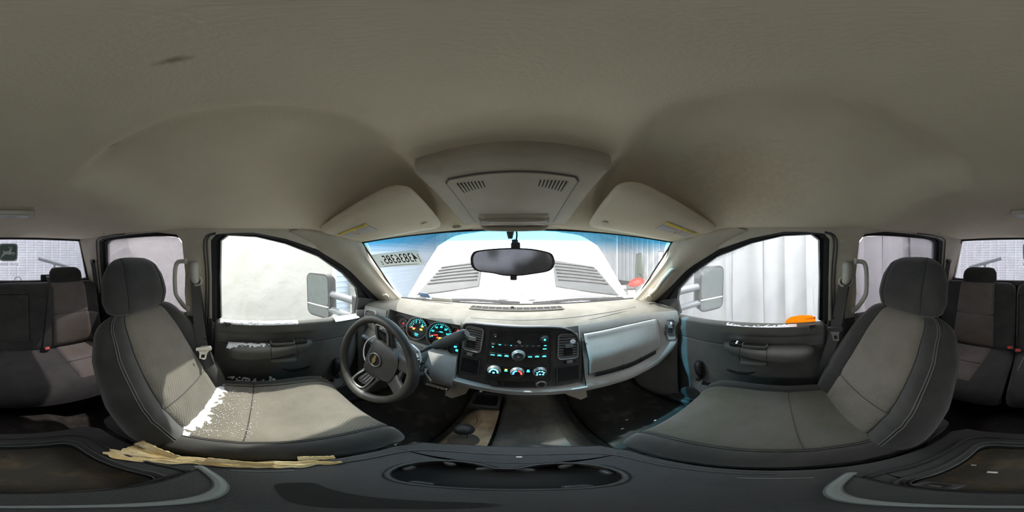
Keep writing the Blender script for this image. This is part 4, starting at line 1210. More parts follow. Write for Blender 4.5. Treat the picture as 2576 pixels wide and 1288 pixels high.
# ---- rear bench: wide section and single section
def rear_section(x0, x1, label, inserts):
    xc = (x0+x1)/2; hw = (x1-x0)/2
    s = root('rear_bench', (xc, -.95, -1.0), label, 'seat', 'rear bench sections')
    off = Vector((xc, 0, 0))
    tab = [(-1.16, -.735), (-1.0, -.728), (-.80, -.715), (-.665, -.715), (-.625, -.745), (-.62, -.80)]
    R, L = path_rings(tab, 5, [(0, hw), (1, hw*.985)], [(0, .03), (1, .03)], [(0, .09), (.8, .09), (1, .03)], [(0, .004), (1, .004)], cap0=0, cap1=0)
    R2 = [(c+off, n if (n.z > .01 or (abs(n.z) <= .01 and n.y > 0)) else -n, w, df, db, u) for c, n, w, df, db, u in R]
    V = []
    def shell(R2, name, ex=(.0,), p=6):
        fr = [-1+2*i/40 for i in range(41)]
        loops = []
        for c, n, w, df, db, u in R2:
            Lp = []
            for f in fr: Lp.append(c+Vector((w*f, 0, 0))+n*df*max(0, 1-abs(f)**p)**(1/p))
            for f in (.97, .6, 0, -.6, -.97): Lp.append(c+Vector((w*f, 0, 0))-n*db)
            loops.append(Lp)
        mk(name, loft(loops, closed=True, caps=True), 'seat_black', s, angle=70)
        return loops
    cl_ = shell(R2, 'cushion')
    tabb = [(-1.085, -.735), (-1.10, -.62), (-1.135, -.46), (-1.175, -.30), (-1.20, -.235), (-1.235, -.208)]
    Rb, Lb = path_rings(tabb, 5, [(0, hw*.97), (.1, hw), (.85, hw), (.95, hw*.97), (1, hw*.9)], [(0, .025), (.1, .034), (.9, .034), (1, .02)], [(0, .06), (.9, .06), (1, .02)], [(0, 0), (1, 0)], cap0=1, cap1=1)
    Rb2 = [(c+off, n if n.y > 0 else -n, w, df, db, u) for c, n, w, df, db, u in Rb]
    bl_ = shell(Rb2, 'backrest')
    def surf(R_, L_, xw, s_, lift, p=6):
        # point on the padded face at world x, arc fraction s_
        tot = L_[-1]; tgt = s_*tot; i = 0
        while i < len(L_)-2 and L_[i+1] < tgt: i += 1
        q = (tgt-L_[i])/max(1e-6, L_[i+1]-L_[i])
        (c0, n0, w0, d0, _, _), (c1, n1, w1, d1, _, _) = R_[i], R_[i+1]
        c = c0.lerp(c1, q); n = n0.lerp(n1, q).normalized(); w = w0+(w1-w0)*q; df = d0+(d1-d0)*q
        f = max(-1, min(1, (xw-c.x)/w))
        return Vector((xw, c.y, c.z))+n*(df*max(0, 1-abs(f)**p)**(1/p)+lift)
    for xi, wi in inserts:
        def cu(a, b):
            e = (1-abs(2*a-1)**10)*(1-abs(2*b-1)**14)
            return surf(R2, L, xi-wi+2*wi*a, .16+.66*b, .001+.012*e**.3*1.0)
        mk('cushion_insert', grid(cu, 22, 26), 'seat_rear_grey', s)
        mk('seam', tube([surf(R2, L, xi-wi+2*wi*i/10, .56, .0135) for i in range(11)], .002, 5), 'hole', s)
        def bk(a, b):
            e = (1-abs(2*a-1)**10)*(1-abs(2*b-1)**14)
            t = b; ww = wi*(1+.10*(1-t))
            dent = .007*math.exp(-((b-.52)/.02)**2)
            return surf(Rb2, Lb, xi-ww+2*ww*a, .10+.84*b, .001+.014*e**.3-dent)
        mk('backrest_insert', grid(bk, 22, 34), 'seat_rear_grey', s)
        mk('seam', tube([surf(Rb2, Lb, xi-wi*1.04+2*wi*1.04*i/10, .10+.84*.52, .009) for i in range(11)], .002, 5), 'hole', s)
        # low headrest
        hy = -1.235
        tabh = [(hy+.01, -.215), (hy+.012, -.19), (hy+.006, -.15), (hy-.012, -.118), (hy-.03, -.105)]
        Rh, Lh = path_rings(tabh, 5, [(0, .128), (.3, .138), (.7, .134), (1, .11)], [(0, .03), (.5, .04), (1, .02)], [(0, .03), (.5, .04), (1, .02)], [(0, 0), (1, 0)], cap0=1, cap1=1)
        Rh2 = [(c+Vector((xi, 0, 0)), n if n.y > 0 else -n, w, df, db, u) for c, n, w, df, db, u in Rh]
        padded(Rh2, .62, 'seat_black', 'seat_black', s, ('headrest', 'headrest_front'), p=3.2, ins_range=(1, len(Rh2)-2), groove=.0005, seam_mat='seat_black')
    return s, (R2, L), (Rb2, Lb), surf
RS1, c1_, b1_, surf1 = rear_section(-.70, .118, 'wide rear bench section with fold-down centre armrest panel', [(-.445, .135)])
RS2, c2_, b2_, surf2 = rear_section(.126, .70, 'single rear bench section on the passenger side', [(.415, .135)])
# fold-down armrest panel in the middle of the wide section
def pan(a, b):
    e = (1-abs(2*a-1)**12)*(1-abs(2*b-1)**14)
    return surf1(b1_[0], b1_[1], -.135+.235*a, .20+.62*b, .001+.010*e**.3)
ap_ = mk('armrest_panel', grid(pan, 20, 24), 'seat_black', RS1)
brd = [pan(0, i/8)+Vector((0, .003, 0)) for i in range(9)]+[pan(i/8, 1)+Vector((0, .003, 0)) for i in range(9)]+[pan(1, 1-i/8)+Vector((0, .003, 0)) for i in range(9)]
mk('panel_seam', tube(brd, .003, 5), 'hole', ap_)
mk('pull_loop', bx(tuple(surf1(b1_[0], b1_[1], -.09, .835, .014)), (.028, .006, .010)), 'webbing', ap_, bevel=.002)
for i in range(8):
    p_ = surf1(c1_[0], c1_[1], .06+.003*i, .32+.035*i, .002)
    mk('cushion_stitch', bx(tuple(p_), (.004, .008, .002)), 'pale_mark', RS1)

# ================================================================== CENTRE CONSOLE
def prismh(loops, f, w0, w1):
    """polygon with holes, extruded"""
    flat = [p for L in loops for p in L]; n = len(flat)
    tri = tessellate_polygon([[Vector((a, b, 0)) for a, b in L] for L in loops])
    V = [tuple(f(a, b, w0)) for a, b in flat]+[tuple(f(a, b, w1)) for a, b in flat]
    F = [tuple(t) for t in tri]+[tuple(n+i for i in t) for t in tri]
    b = 0
    for L in loops:
        k = len(L)
        F += [(b+i, b+(i+1) % k, n+b+(i+1) % k, n+b+i) for i in range(k)]
        b += k
    return V, F
CZ = -.648
con = root('center_console', (0, -.03, -.93), 'black console between the front seats with cup holder and open bin', 'console')
cf = lambda a, b, w: Vector((a, b, CZ+w))
outer = [(-.185, -.31), (-.155, -.338), (.155, -.338), (.183, -.31), (.185, -.1), (.185, .12), (.178, .20), (.150, .248), (.08, .272), (0, .278), (-.08, .272), (-.150, .248), (-.178, .20), (-.185, .12), (-.185, -.1)]
cup = []
for i in range(-60, 241, 12):
    cup.append((.054+.055*math.cos(math.radians(i-90+0)), .142+.052*math.sin(math.radians(i-90))))
def arc(cx, t0, t1, n=14): return [(cx+.056*math.cos(math.radians(t0+(t1-t0)*i/n)), .142+.053*math.sin(math.radians(t0+(t1-t0)*i/n))) for i in range(n+1)]
cup = arc(.055, -90, 140)+arc(-.055, 40, 270)
binl = rr(.205, .205, .03, 5, 0, -.178)
mk('console_top', prismh([outer, cup, binl], cf, -.05, 0), 'console', con, bevel=.010, seg=3, angle=50)
mk('console_body', prism([(a*.94, b*.95) for a, b in outer], cf, -.31, -.045), 'console', con, bevel=.01)
# front step below the lid edge
mk('front_skirt', loft([[Vector((a*1.0, b*1.0+.012 if b > .1 else b, CZ-z)) for a, b in outer[4:]] for z in (.055, .075, .11)]), 'dark_plastic', con)
cw = mk('cup_holder', prism(cup, cf, -.0495, -.043), 'hole', con)
rim = [Vector((a, b, CZ+.001)) for a, b in cup]
mk('cup_rim', tube(rim, .0035, 6, closed=True), 'dark_plastic', cw)
for a, b, r in ((-.100, .142, 0), (-.070, .185, 60), (-.022, .176, 120), (.022, .176, 60), (.070, .185, 120), (.100, .142, 0), (.052, .098, 90), (-.052, .098, 90)):
    mk('grip_pad', bx((a, b, CZ-.018), (.012, .022, .028), rot('Z', r)), 'dark_plastic', cw, bevel=.005)
bn = mk('storage_bin', prism(rr(.20, .20, .03, 5, 0, -.178), cf, -.0495, -.040), 'bin_mat', con)
mk('bin_lip', tube([Vector((a, b, CZ+.002)) for a, b in rr(.222, .222, .036, 6, 0, -.178)], .0035, 6, closed=True), 'dark_plastic', bn)
mk('bin_lip', tube([Vector((a, b, CZ-.008)) for a, b in rr(.204, .204, .03, 6, 0, -.178)], .0014, 6, closed=True), 'console_edge', bn)
mk('outer_ridge', tube([Vector((a, b, CZ+.002)) for a, b in rr(.282, .262, .05, 6, 0, -.182)], .0040, 6, closed=True), 'console', con)
# lid hinge bar across the front of the bin with a pale worn edge
lid = [(-.150, -.066), (-.105, -.032), (-.05, -.019), (.05, -.019), (.105, -.032), (.150, -.066), (.120, -.072), (-.120, -.072)]
lb = mk('hinge_bar', prism(lid, cf, -.004, .018), 'console', con, bevel=.005)
mk('worn_edge', tube(subdiv_path([Vector((a, b, CZ+.019)) for a, b in ((-.147, -.072), (-.147, -.064), (-.105, -.034), (-.05, -.021), (.05, -.021), (.105, -.034), (.147, -.064), (.147, -.072))], 5), .0055, 8), 'console_edge', lb)
mk('hinge_line', tube([Vector((-.12+.24*i/12, -.074-.004*math.sin(i), CZ+.012)) for i in range(13)], .003, 6), 'hole', lb)
lt = mk('bin_latch', bx((.072, -.088, CZ+.004), (.034, .022, .012)), 'dark_plastic', con, bevel=.003)
mk('latch_hole', bx((.072, -.088, CZ+.0105), (.016, .014, .002)), 'hole', lt)
mk('latch_spring', bx((.072, -.085, CZ+.012), (.010, .003, .002)), 'chrome', lt)
mk('coin_slot', prism(rr(.11, .030, .010, 4, -.045, .022), cf, .0, .0015), 'hole', con)
mk('seam_line', tube(subdiv_path([Vector((a, b, CZ+.001)) for a, b in ((-.170, .0), (-.165, .10), (-.150, .19), (-.10, .228), (0, .238), (.10, .228), (.150, .19), (.165, .10), (.170, .0))], 5), .0030, 6), 'dark_plastic', con)
for a, b in ((-.15, -.003), (.15, -.003)):
    mk('bright_edge', tube([Vector((a, b-.03, CZ+.001)), Vector((a, b+.035, CZ+.001))], .0012, 5), 'console_edge', con)
# torn padding: exposed yellow foam with ragged flaps along the driver edge
def foam(a, b):
    y = -.200+.295*a
    inner = -.118-.045*smooth(.05, .45, a)-.008*noise.noise(Vector((a*14, 0, 3)))
    outer_ = -.196-.010*noise.noise(Vector((a*9, 4, 1)))
    taper = 1-smooth(.85, 1, a)*.75
    x = inner+(outer_-inner)*b*taper
    yy = y+.022*noise.noise(Vector((b*6, a*2, 8)))*(1-smooth(.1, .3, a))*2
    z = CZ+.003+.009*math.sin(b*math.pi)*(.6+.6*noise.noise(Vector((a*10, b*5, 0))))+.006*max(0, noise.noise(Vector((a*26, b*14, 5))))
    return (x, yy, z-.018*smooth(.75, 1, b))
fo_ = mk('torn_foam', grid(foam, 70, 16), 'foam', con, angle=40, label='torn yellow foam padding showing through the cover')
for a0, b0, ln, wd, an in ((-.185, -.155, .09, .020, 80), (-.180, -.03, .085, .014, 86), (-.19, .07, .05, .016, 82)):
    def flap(a, b):
        t = math.radians(an)
        u = ln*(a-.5); w = wd*(b-.5)*(1-.5*a)+.004*noise.noise(Vector((a*12, b*3, an)))
        return (a0+u*math.cos(t)-w*math.sin(t), b0+u*math.sin(t)+w*math.cos(t), CZ+.012+.010*b+.004*math.sin(a*6))
    mk('foam_flap', grid(flap, 16, 4), 'foam', fo_, sol=.003)

# ================================================================== FLOOR GEAR
def drape(x0, x1, y0, y1, lift, nx, ny, wob=0):
    def f(a, b):
        x = x0+(x1-x0)*a; y = y0+(y1-y0)*b
        return (x, y, floorz(x, y)+lift+wob*noise.noise(Vector((x*12, y*12, 1))))
    return grid(f, nx, ny)
mk('floor_mat', drape(.26, .70, .28, .84, .008, 14, 18, .004), 'carpet', sol=.008, label='dirty black carpet mat in the passenger footwell', cat='mat')
mk('floor_mat', drape(-.70, -.24, .28, .84, .008, 14, 18, .004), 'carpet', sol=.008, label='black carpet mat in the driver footwell under the pedals', cat='mat')
mk('tunnel_mat', drape(-.05, .22, .29, .80, .010, 16, 18, .002), 'rubber_mat', sol=.006, label='textured rubber sheet over the transmission tunnel', cat='mat')
tc_ = root('shift_tray', (-.125, .50, -.90), 'dirty rust-brown floor cover strip with a small tray, on the tunnel', 'floor cover')
mk('cover_strip', drape(-.195, -.06, .30, .62, .014, 10, 18, .004), 'dirty_tunnel', tc_, sol=.006)
mk('strip_ridge', tube([(-.125+.01*math.sin(i), .36+.02*i, floorz(-.125, .36+.02*i)+.018) for i in range(13)], .006, 6), 'dirty_tunnel', tc_)
tz = floorz(-.12, .68)
mk('tray', ringprism(rr(.125, .10, .012, 4, -.125, .675), rr(.10, .075, .010, 4, -.125, .675), lambda a, b, w: Vector((a, b, tz+.02+w+.25*(b-.675))), -.01, .028), 'dark_plastic', tc_, bevel=.003)
mk('tray_floor', prism(rr(.10, .075, .010, 4, -.125, .675), lambda a, b, w: Vector((a, b, tz+.012+w+.25*(b-.675))), 0, .004), 'hole', tc_)
fl_ = root('floor_shift_lever', (-.125, .40, floorz(-.125, .40)), 'black ball-topped floor shift lever on the tunnel', 'lever')
mk('lever_rod', cyl((-.125, .40, floorz(-.125, .40)), (-.125, .397, -.765), .007, n=10), 'steel', fl_)
prof = [(.004, -.792), (.018, -.786), (.027, -.772), (.0295, -.758), (.026, -.742), (.016, -.732), (.004, -.729)]
mk('ball_knob', loft([[Vector((-.125+r*math.cos(2*math.pi*i/24), .397+r*math.sin(2*math.pi*i/24), z)) for i in range(24)] for r, z in prof], closed=True, caps=True), 'black_plastic', fl_)
mk('lever_boot', loft([[Vector((-.125+r*math.cos(2*math.pi*i/20), .40+r*math.sin(2*math.pi*i/20), floorz(-.125, .40)+h)) for i in range(20)] for r, h in ((.045, .014), (.038, .02), (.03, .035), (.018, .045), (.010, .055))], closed=True), 'rubber_mat', fl_)
for sx, lb_ in ((-1, 'pale beige piece by the tunnel beside the accelerator pedal'), (1, 'pale beige piece by the tunnel in the passenger footwell')):
    mk('footwell_piece', loft([[Vector((sx*.17, .70, -.66)), Vector((sx*.31, .72, -.66)), Vector((sx*.31, .82, -.66)), Vector((sx*.17, .80, -.66))],
                            [Vector((sx*.215, .665, -.80)), Vector((sx*.315, .68, -.79)), Vector((sx*.315, .80, -.80)), Vector((sx*.215, .80, -.80))],
                            [Vector((sx*.275, .655, -.865)), Vector((sx*.315, .665, -.86)), Vector((sx*.315, .74, -.86)), Vector((sx*.275, .74, -.86))]], closed=True, caps=True), 'beige_piece', bevel=.008, label=lb_, cat='beige_piece', group='pale footwell pieces')  # plain pale beige block tapering down beside the tunnel
# litter: a few crumbs and scraps
random.seed(11)
def scrap(name, p, s, m, label, cat, grp=None):
    def f(a, b):
        return (p[0]+s*(a-.5)+.1*s*math.sin(b*7), p[1]+s*.6*(b-.5), p[2]+.15*s*noise.noise(Vector((a*3, b*3, p[0]*50)))+.1*s)
    mk(name, grid(f, 5, 4), m, sol=.0015, label=label, cat=cat, group=grp)
for p_, lb_ in (((.36, .47), 'tiny pale scrap of litter on the passenger floor mat'), ((.42, .52), 'tiny pale scrap of litter on the passenger floor mat'), ((.50, .44), 'tiny pale scrap of litter on the passenger floor mat'), ((-.30, .33), 'tiny pale scrap of litter on the driver floor mat')):
    scrap('paper_scrap', (*p_, floorz(*p_)+.02), .012, 'label_white', lb_, 'litter', 'floor litter')
scrap('bin_crumb', (.055, -.165, CZ-.037), .011, 'label_white', 'larger white crumb on the brown-stained bin floor', 'crumb', 'bin crumbs')
scrap('bin_crumb', (.085, -.19, CZ-.037), .007, 'label_white', 'smaller white crumb on the brown-stained bin floor', 'crumb', 'bin crumbs')
scrap('console_chip', (.015, .226, CZ+.003), .008, 'label_white', 'single pale chip lying ahead of the cup holder', 'crumb')

# ================================================================== SEAT BELTS
for sx, lb_ in ((-1, 'driver seat belt hanging from a grey pillar loop, bright latch plate'), (1, 'passenger seat belt hanging from a grey pillar loop, dark latch body')):
    X = lambda v: sx*v
    bl = root('seat_belt', (X(.70), -.33, -1.0), lb_, 'seat belt', 'front seat belts')
    yb = -.318
    # height adjuster track plate and cover
    mk('adjuster_plate', prism(rr(.055, .155, .027, 6, yb, -.065), sidemap(sx), .008, .014), 'pillar', bl, bevel=.002)
    mk('loop_cover', tube(subdiv_path([(X(.700), yb-.001, -.03), (X(.692), yb, -.05), (X(.693), yb, -.085), (X(.700), yb+.002, -.115), (X(.706), yb+.002, -.122)], 4), [.012, .018, .021, .022, .0225, .0225, .022, .022, .022, .022, .022, .021, .0205, .020, .018, .016, .012], 16), 'belt_cover', bl)
    ringp = [(X(.700), yb+.034*math.cos(2*math.pi*i/28), -.118+.024*math.sin(2*math.pi*i/28)) for i in range(28)]
    mk('guide_ring', tube(ringp, .006, 8, closed=True), 'belt_cover', bl)
    if sx < 0:
        pts = [(-.700, -.316, -.120), (-.692, -.308, -.19), (-.675, -.294, -.257), (-.664, -.279, -.35), (-.656, -.262, -.447), (-.654, -.240, -.53), (-.656, -.215, -.62), (-.668, -.190, -.72), (-.685, -.172, -.84), (-.70, -.165, -.95)]
        lp = Vector((-.652, -.256, -.452))
        kk = lambda p, k: ((p[0]-CAMX)*k+CAMX, p[1]*k, p[2]*k)
        pts = [p if i < 2 or i > 7 else kk(p, (.97, .945, .925, .93, .95, .97)[i-2]) for i, p in enumerate(pts)]
        lp = Vector(kk(lp, .915))
    else:
        pts = [(.700, -.308, -.115), (.692, -.293, -.18), (.680, -.278, -.24), (.672, -.256, -.33), (.672, -.238, -.41), (.674, -.217, -.50), (.680, -.200, -.60), (.690, -.192, -.72), (.70, -.19, -.84), (.71, -.19, -.95)]
        lp = Vector((.668, -.252, -.335))
    pp = subdiv_path(pts, 5)
    mk('webbing', ribbon(pp, [(.55*sx, .83, 0)]*len(pp), .046), 'webbing', bl)
    back = subdiv_path([(X(.712), yb-.006, -.12), (X(.745), yb+.008, -.30), (X(.748), yb+.012, -.60), (X(.75), yb, -.90)], 5)
    mk('webbing_return', ribbon(back, (0, 1, 0), .046), 'webbing', bl)
    fb_ = frame(lp, (.55*sx, .83, -.1), (0, .1, 1))
    sg = 1 if (fb_(0, 0, 1)-lp).x*sx < 0 else -1
    ff = lambda a, b, w: fb_(a, b, sg*w)
    body = mk('latch_body', prism(rr(.066, .020, .005, 3), ff, -.004, .010), 'chrome' if sx < 0 else 'dark_plastic', bl, bevel=.003)
    tongue = [(-.022, -.010), (.022, -.010), (.016, -.022), (.014, -.055), (.010, -.062), (-.010, -.062), (-.014, -.055), (-.016, -.022)]
    hole_ = [(-.007, -.030), (.007, -.030), (.007, -.050), (-.007, -.050)]
    mk('latch_tongue', prismh([tongue, hole_], ff, .009, .012), 'chrome', body)
    mk('stop_button', disc(ff, .005, .001, .004, 0, .055, 10), 'black_plastic', bl)
    # grab handle on the rear edge of the B pillar
    gh = root('grab_handle', (X(.70), -.40, -.11), ('driver' if sx < 0 else 'passenger')+' side upright grey grab handle on the door pillar', 'grab handle', 'pillar grab handles')
    hp = subdiv_path([(X(.690), -.368, -.025), (X(.690), -.408, -.032), (X(.692), -.424, -.075), (X(.698), -.428, -.16), (X(.706), -.424, -.205), (X(.715), -.392, -.255), (X(.72), -.372, -.275)], 6)
    mk('handle_bar', tube(hp, .0115, 10), 'belt_cover', gh)
    for q in (hp[0], hp[-1]):
        mk('handle_foot', tube([q+Vector((0, .012, 0)), q], [.017, .014], 12), 'belt_cover', gh, bevel=.004)
    # rear outboard belt on the C pillar
    rb = root('seat_belt', (X(.70), -1.2, -1.0), ('driver' if sx < 0 else 'passenger')+' side rear outboard belt on the rear corner pillar', 'seat belt', 'rear seat belts')
    p2 = subdiv_path([(X(.692), -1.225, -.045), (X(.705), -1.215, -.14), (X(.715), -1.20, -.28), (X(.72), -1.19, -.45)], 4)
    mk('webbing', ribbon(p2, (.4*sx, 1, 0), .046), 'webbing', rb)
    mk('guide_loop', bx((X(.69), -1.225, -.045), (.02, .06, .03)), 'black_plastic', rb, bevel=.008)
    # hook strip above the rear door
    hk = root('coat_hook', (X(.60), -.86, .155), ('driver' if sx < 0 else 'passenger')+' side folding coat hook plate above the rear door', 'coat hook', 'roof coat hooks')
    mk('hook_plate', prism(rr(.17, .05, .018, 5), lambda a, b, w: Vector((X(.575+b*.9), -.86+a, .175-.45*b-w)), .0, .012), 'headliner', hk, bevel=.005)
    mk('hook', tube([(X(.58), -.89, .162), (X(.585), -.90, .150), (X(.60), -.905, .150), (X(.605), -.90, .158)], .004, 6), 'pillar', hk)

# middle rear belt over the bench, with its parked tongue
mb = root('seat_belt', (-.27, -1.15, -.75), 'dark middle rear belt running down the bench, tongue parked at the top', 'seat belt')
pth = [Vector((-.318, -1.375, -.175)), Vector((-.312, -1.33, -.185)), Vector((-.305, -1.255, -.198))]+[surf1(b1_[0], b1_[1], -.296+.05*(1-i/9.), .95-.90*i/9., .006) for i in range(10)]
pth = [Vector((-.335+.0, -1.37, -.165)), Vector((-.325, -1.30, -.172))]+[surf1(b1_[0], b1_[1], -.315+.075*i/9., .97-.90*i/9., .006) for i in range(10)]
pp = subdiv_path(pth, 4)
mk('webbing', ribbon(pp, (1, 0, 0), .046), 'webbing', mb)
mk('shelf_guide', bx((-.345, -1.36, -.185), (.15, .04, .05)), 'black_plastic', mb, bevel=.006)
mk('parked_tongue', bx((-.322, -1.262, -.185), (.05, .03, .035), rot('X', -30)), 'dark_plastic', mb, bevel=.006)
mk('tongue_plate', bx((-.322, -1.243, -.186), (.022, .004, .026), rot('X', -30)), 'chrome', mb, bevel=.001)
# buckles
for (x, y, z, rz, lb_) in ((-.235, -1.035, -.685, 10, 'red-buttoned rear buckle by the foot of the middle belt'), (.095, -1.03, -.680, -5, 'red-buttoned rear buckle standing at the bench split, armrest side'), (.150, -1.045, -.668, 5, 'red-buttoned rear buckle standing at the bench split, single-seat side')):
    bk_ = root('belt_buckle', (x, y, z-.04), lb_, 'buckle', 'rear belt buckles')
    R = rot('Z', rz) @ rot('X', -50)
    mk('buckle_body', bx((x, y, z), (.042, .032, .066), R), 'dark_plastic', bk_, bevel=.007, seg=3)
    p = Vector((x, y, z))+R @ Vector((0, .0, .034))
    mk('release_button', bx(tuple(p), (.030, .018, .008), R), 'red_buckle', bk_, bevel=.002)
    p = Vector((x, y, z))+R @ Vector((0, .0, -.06))
    mk('buckle_strap', bx(tuple(p), (.028, .010, .07), R), 'webbing', bk_)
for x, lb_ in ((.094, 'black padded belt sleeve at the bench split, on the armrest half'), (.150, 'black padded belt sleeve at the bench split, on the single seat half')):
    hd = mk('belt_sleeve', bx((x, -1.10, -.63), (.045, .03, .10), rot('X', 12)), 'seat_black', label=lb_, cat='belt sleeve', group='bench split sleeves', bevel=.010, seg=3)
mk('wire_hoop', tube(subdiv_path([(-.075+.032*math.cos(math.pi*i/10)*1.0, -1.375, -.222+.045*math.sin(math.pi*i/10)) for i in range(11)], 2), .0022, 6), 'black_plastic', label='thin black wire hoop standing on the rear window shelf', cat='wire')

# ================================================================== OVERHEAD
for sx, lb_ in ((-1, 'driver sun visor folded up, warning label with a faded end'), (1, 'passenger sun visor folded up, clean-edged yellow and white warning label')):
    X = lambda v: sx*v
    c_or = Vector((X(.622), .215, .108)); c_ir = Vector((X(.212), .262, .172)); c_if = Vector((X(.235), .500, .106)); c_of = Vector((X(.600), .438, .073))
    vis = root('sun_visor', tuple((c_or+c_if)/2), lb_, 'visor', 'sun visors')
    def q(a, b, w=0):       # a: outer->inner, b: rear->front
        p = (c_or.lerp(c_ir, a)).lerp(c_of.lerp(c_if, a), b)
        bow = .008*math.sin(math.pi*a)*math.sin(math.pi*b)
        return p+Vector((0, -.18, -1)).normalized()*(w+bow)
    outl = [tuple(p[:2]) for p in [Vector(v) for v in [(.0, .30), (.01, .12), (.06, .02), (.2, .0), (.5, .0), (.80, .0), (.92, .015), (.985, .10), (1.0, .25), (1.0, .8), (.98, .96), (.90, 1.0), (.5, 1.0), (.12, 1.0), (.05, .92), (.02, .7)]]]
    dn_ = [tuple(p[:2]) for p in subdiv_path([(a, b, 0) for a, b in outl+[outl[0]]], 3)][:-1]
    cx_, cy_ = .5, .5
    secs = []
    for k, w in ((.955, -.010), (.99, -.006), (1.0, .0), (.99, .006), (.955, .010), (.75, .012), (.4, .0125), (.02, .0125)):
        secs.append([q(cx_+(a-cx_)*k, cy_+(b-cy_)*k, w) for a, b in dn_])
    mk('visor_pad', loft(secs, closed=True, caps=True), 'pillar' if False else 'headliner', vis, angle=50)
    # warning label: yellow bar over white with fine print
    a0, a1, b0, b1 = .10, .52, .31, .55
    lab = lambda a, b, w: q(a, b, .0135+w)
    def rect(x0, x1, y0, y1, w): return loft([[lab(x0+(x1-x0)*i/8, y0, w), lab(x0+(x1-x0)*i/8, y1, w)] for i in range(9)])
    L_ = mk('warning_label', rect(a0, a1, b0, b1, .0005), 'label_white', vis)
    mk('label_bar', rect(a0, a1, b0, b0+.055, .001), 'label_yellow', L_)
    for r in range(5):
        y_ = b0+.085+.030*r
        for (x0, x1) in ((a0+.02, a0+.15), (a0+.235, a1-.02-.03*(r % 2))):
            mk('print_line', rect(x0, x1, y_, y_+.009, .0012), 'pale_mark' if r else 'label_ink', L_)
    for k in range(6):
        mk('print_line', rect(a1-.012, a1-.004, b0+.07+.028*k, b0+.088+.028*k, .0012), 'label_ink', L_)
    mk('label_ring', loft([[lab(a0+.19+rr_*.95*math.cos(2*math.pi*i/24)*.62, b0+.14+rr_*1.5*math.sin(2*math.pi*i/24), .0013) for i in range(25)] for rr_ in (.05, .042)]), 'label_red', L_)
    mk('label_bar', loft([[lab(a0+.165, b0+.10, .0014), lab(a0+.170, b0+.095, .0014)], [lab(a0+.212, b0+.185, .0014), lab(a0+.217, b0+.18, .0014)]]), 'label_red', L_)
    mk('label_text', text_vf('WARNING', .010, lambda x, y, w: q(a0+(.34 if sx < 0 else .10)+x/.41, b0+.027-y/.23*1.0, .0150), mirror=(sx > 0)) if True else None, 'label_ink', L_, smooth=False)
    # hinge rod into the pillar corner and clip at the inner end
    mk('hinge_rod', tube([q(.03, .90, 0), q(-.03, .95, -.012), q(-.06, .98, -.03)], .006, 8), 'pillar', vis)
    mk('vanity_tab', prism(rr(.05, .10, .015, 3, .90, .78), lambda a, b, w: q(a, b, .012+w), 0, .003), 'headliner', vis, bevel=.001)
mk('visor_clip', bx((-.19, .515, .105), (.03, .025, .022)), 'pillar', label='small grey clip holding the driver visor', cat='clip', bevel=.006)

oc = root('overhead_console', (0, .42, .15), 'grey overhead console with slotted speaker grilles and a sunglass bin', 'overhead console')
def OC(a, b, w=0):          # a = x, b: 0 rear .. 1 front, w down
    y = .243+.33*b-.25*a*a
    z = .187-.088*max(0, b)**1.25
    return Vector((a, y, z))+Vector((0, -.22, -1)).normalized()*w
ol = [(-.172, .06), (-.160, .02), (-.08, .0), (0, -.008), (.08, .0), (.160, .02), (.172, .06), (.170, .5), (.165, .9), (.14, .985), (.08, 1.0), (-.08, 1.0), (-.14, .985), (-.165, .9), (-.170, .5)]
secs = []
for k, w in ((1.03, -.03), (1.02, .0), (1.0, .010), (.965, .0145)):
    secs.append([OC(a*k, .5+(b-.5)*k, w) for a, b in ol])
for k in (.7, .4, .02):
    secs.append([OC(a*k, .5+(b-.5)*k, .0145) for a, b in ol])
mk('housing', loft(secs, closed=True, caps=False), 'pillar', oc, angle=40)
pl = [(-.128, .20), (-.118, .165), (-.06, .150), (0, .146), (.06, .150), (.118, .165), (.128, .20), (.118, .78), (.105, .84), (-.105, .84), (-.118, .78)]
pan_ = mk('inner_panel', prism(pl, lambda a, b, w: OC(a, b, .0150+w), .0, .0035), 'pillar', oc, bevel=.002)
mk('panel_gap', tube([OC(a*1.015, .5+(b-.5)*1.012, .0152) for a, b in pl], .0016, 5, closed=True), 'label_ink', oc)
for s in (-1, 1):
    gr = root('speaker_grille', tuple(OC(s*.08, .25, .02))); gr.parent = oc; WL[gr.name] = OC(s*.08, .25, .02); gr.location = WL[gr.name]-WL[oc.name]
    for i in range(8):
        a = s*(.056+.0072*i)
        mk('grille_slot', tube([OC(a, .205, .0186), OC(a-s*.003, .315, .0186)], .0019, 6), 'hole', gr)
# sunglass-bin handle: two rounded bars across the front with finger dents
bn_ = mk('bin_door', loft([[OC(a*.5-.0, b, w) for a in [-.19+.38*i/12 for i in range(13)]] for b, w in ((.60, .018), (.66, .022), (.70, .020), (.74, .024), (.79, .024), (.83, .019))]), 'pillar', oc, sol=.003)
mk('bin_bar', tube(subdiv_path([OC(-.105, .865, .012), OC(-.085, .87, .022), OC(0, .873, .025), OC(.085, .87, .022), OC(.105, .865, .012)], 5), .009, 10), 'pillar', oc)
mk('bin_bar', tube(subdiv_path([OC(-.098, .70, .014), OC(-.085, .71, .021), OC(0, .712, .023), OC(.085, .71, .021), OC(.098, .70, .014)], 5), .008, 10), 'pillar', oc)
for s in (-1, 1):
    mk('finger_dent', prism(circ(.016, 18, s*.088, .74, .035), lambda a, b, w: OC(a, b, .026+w), -.006, .0005), 'dash_face', oc)

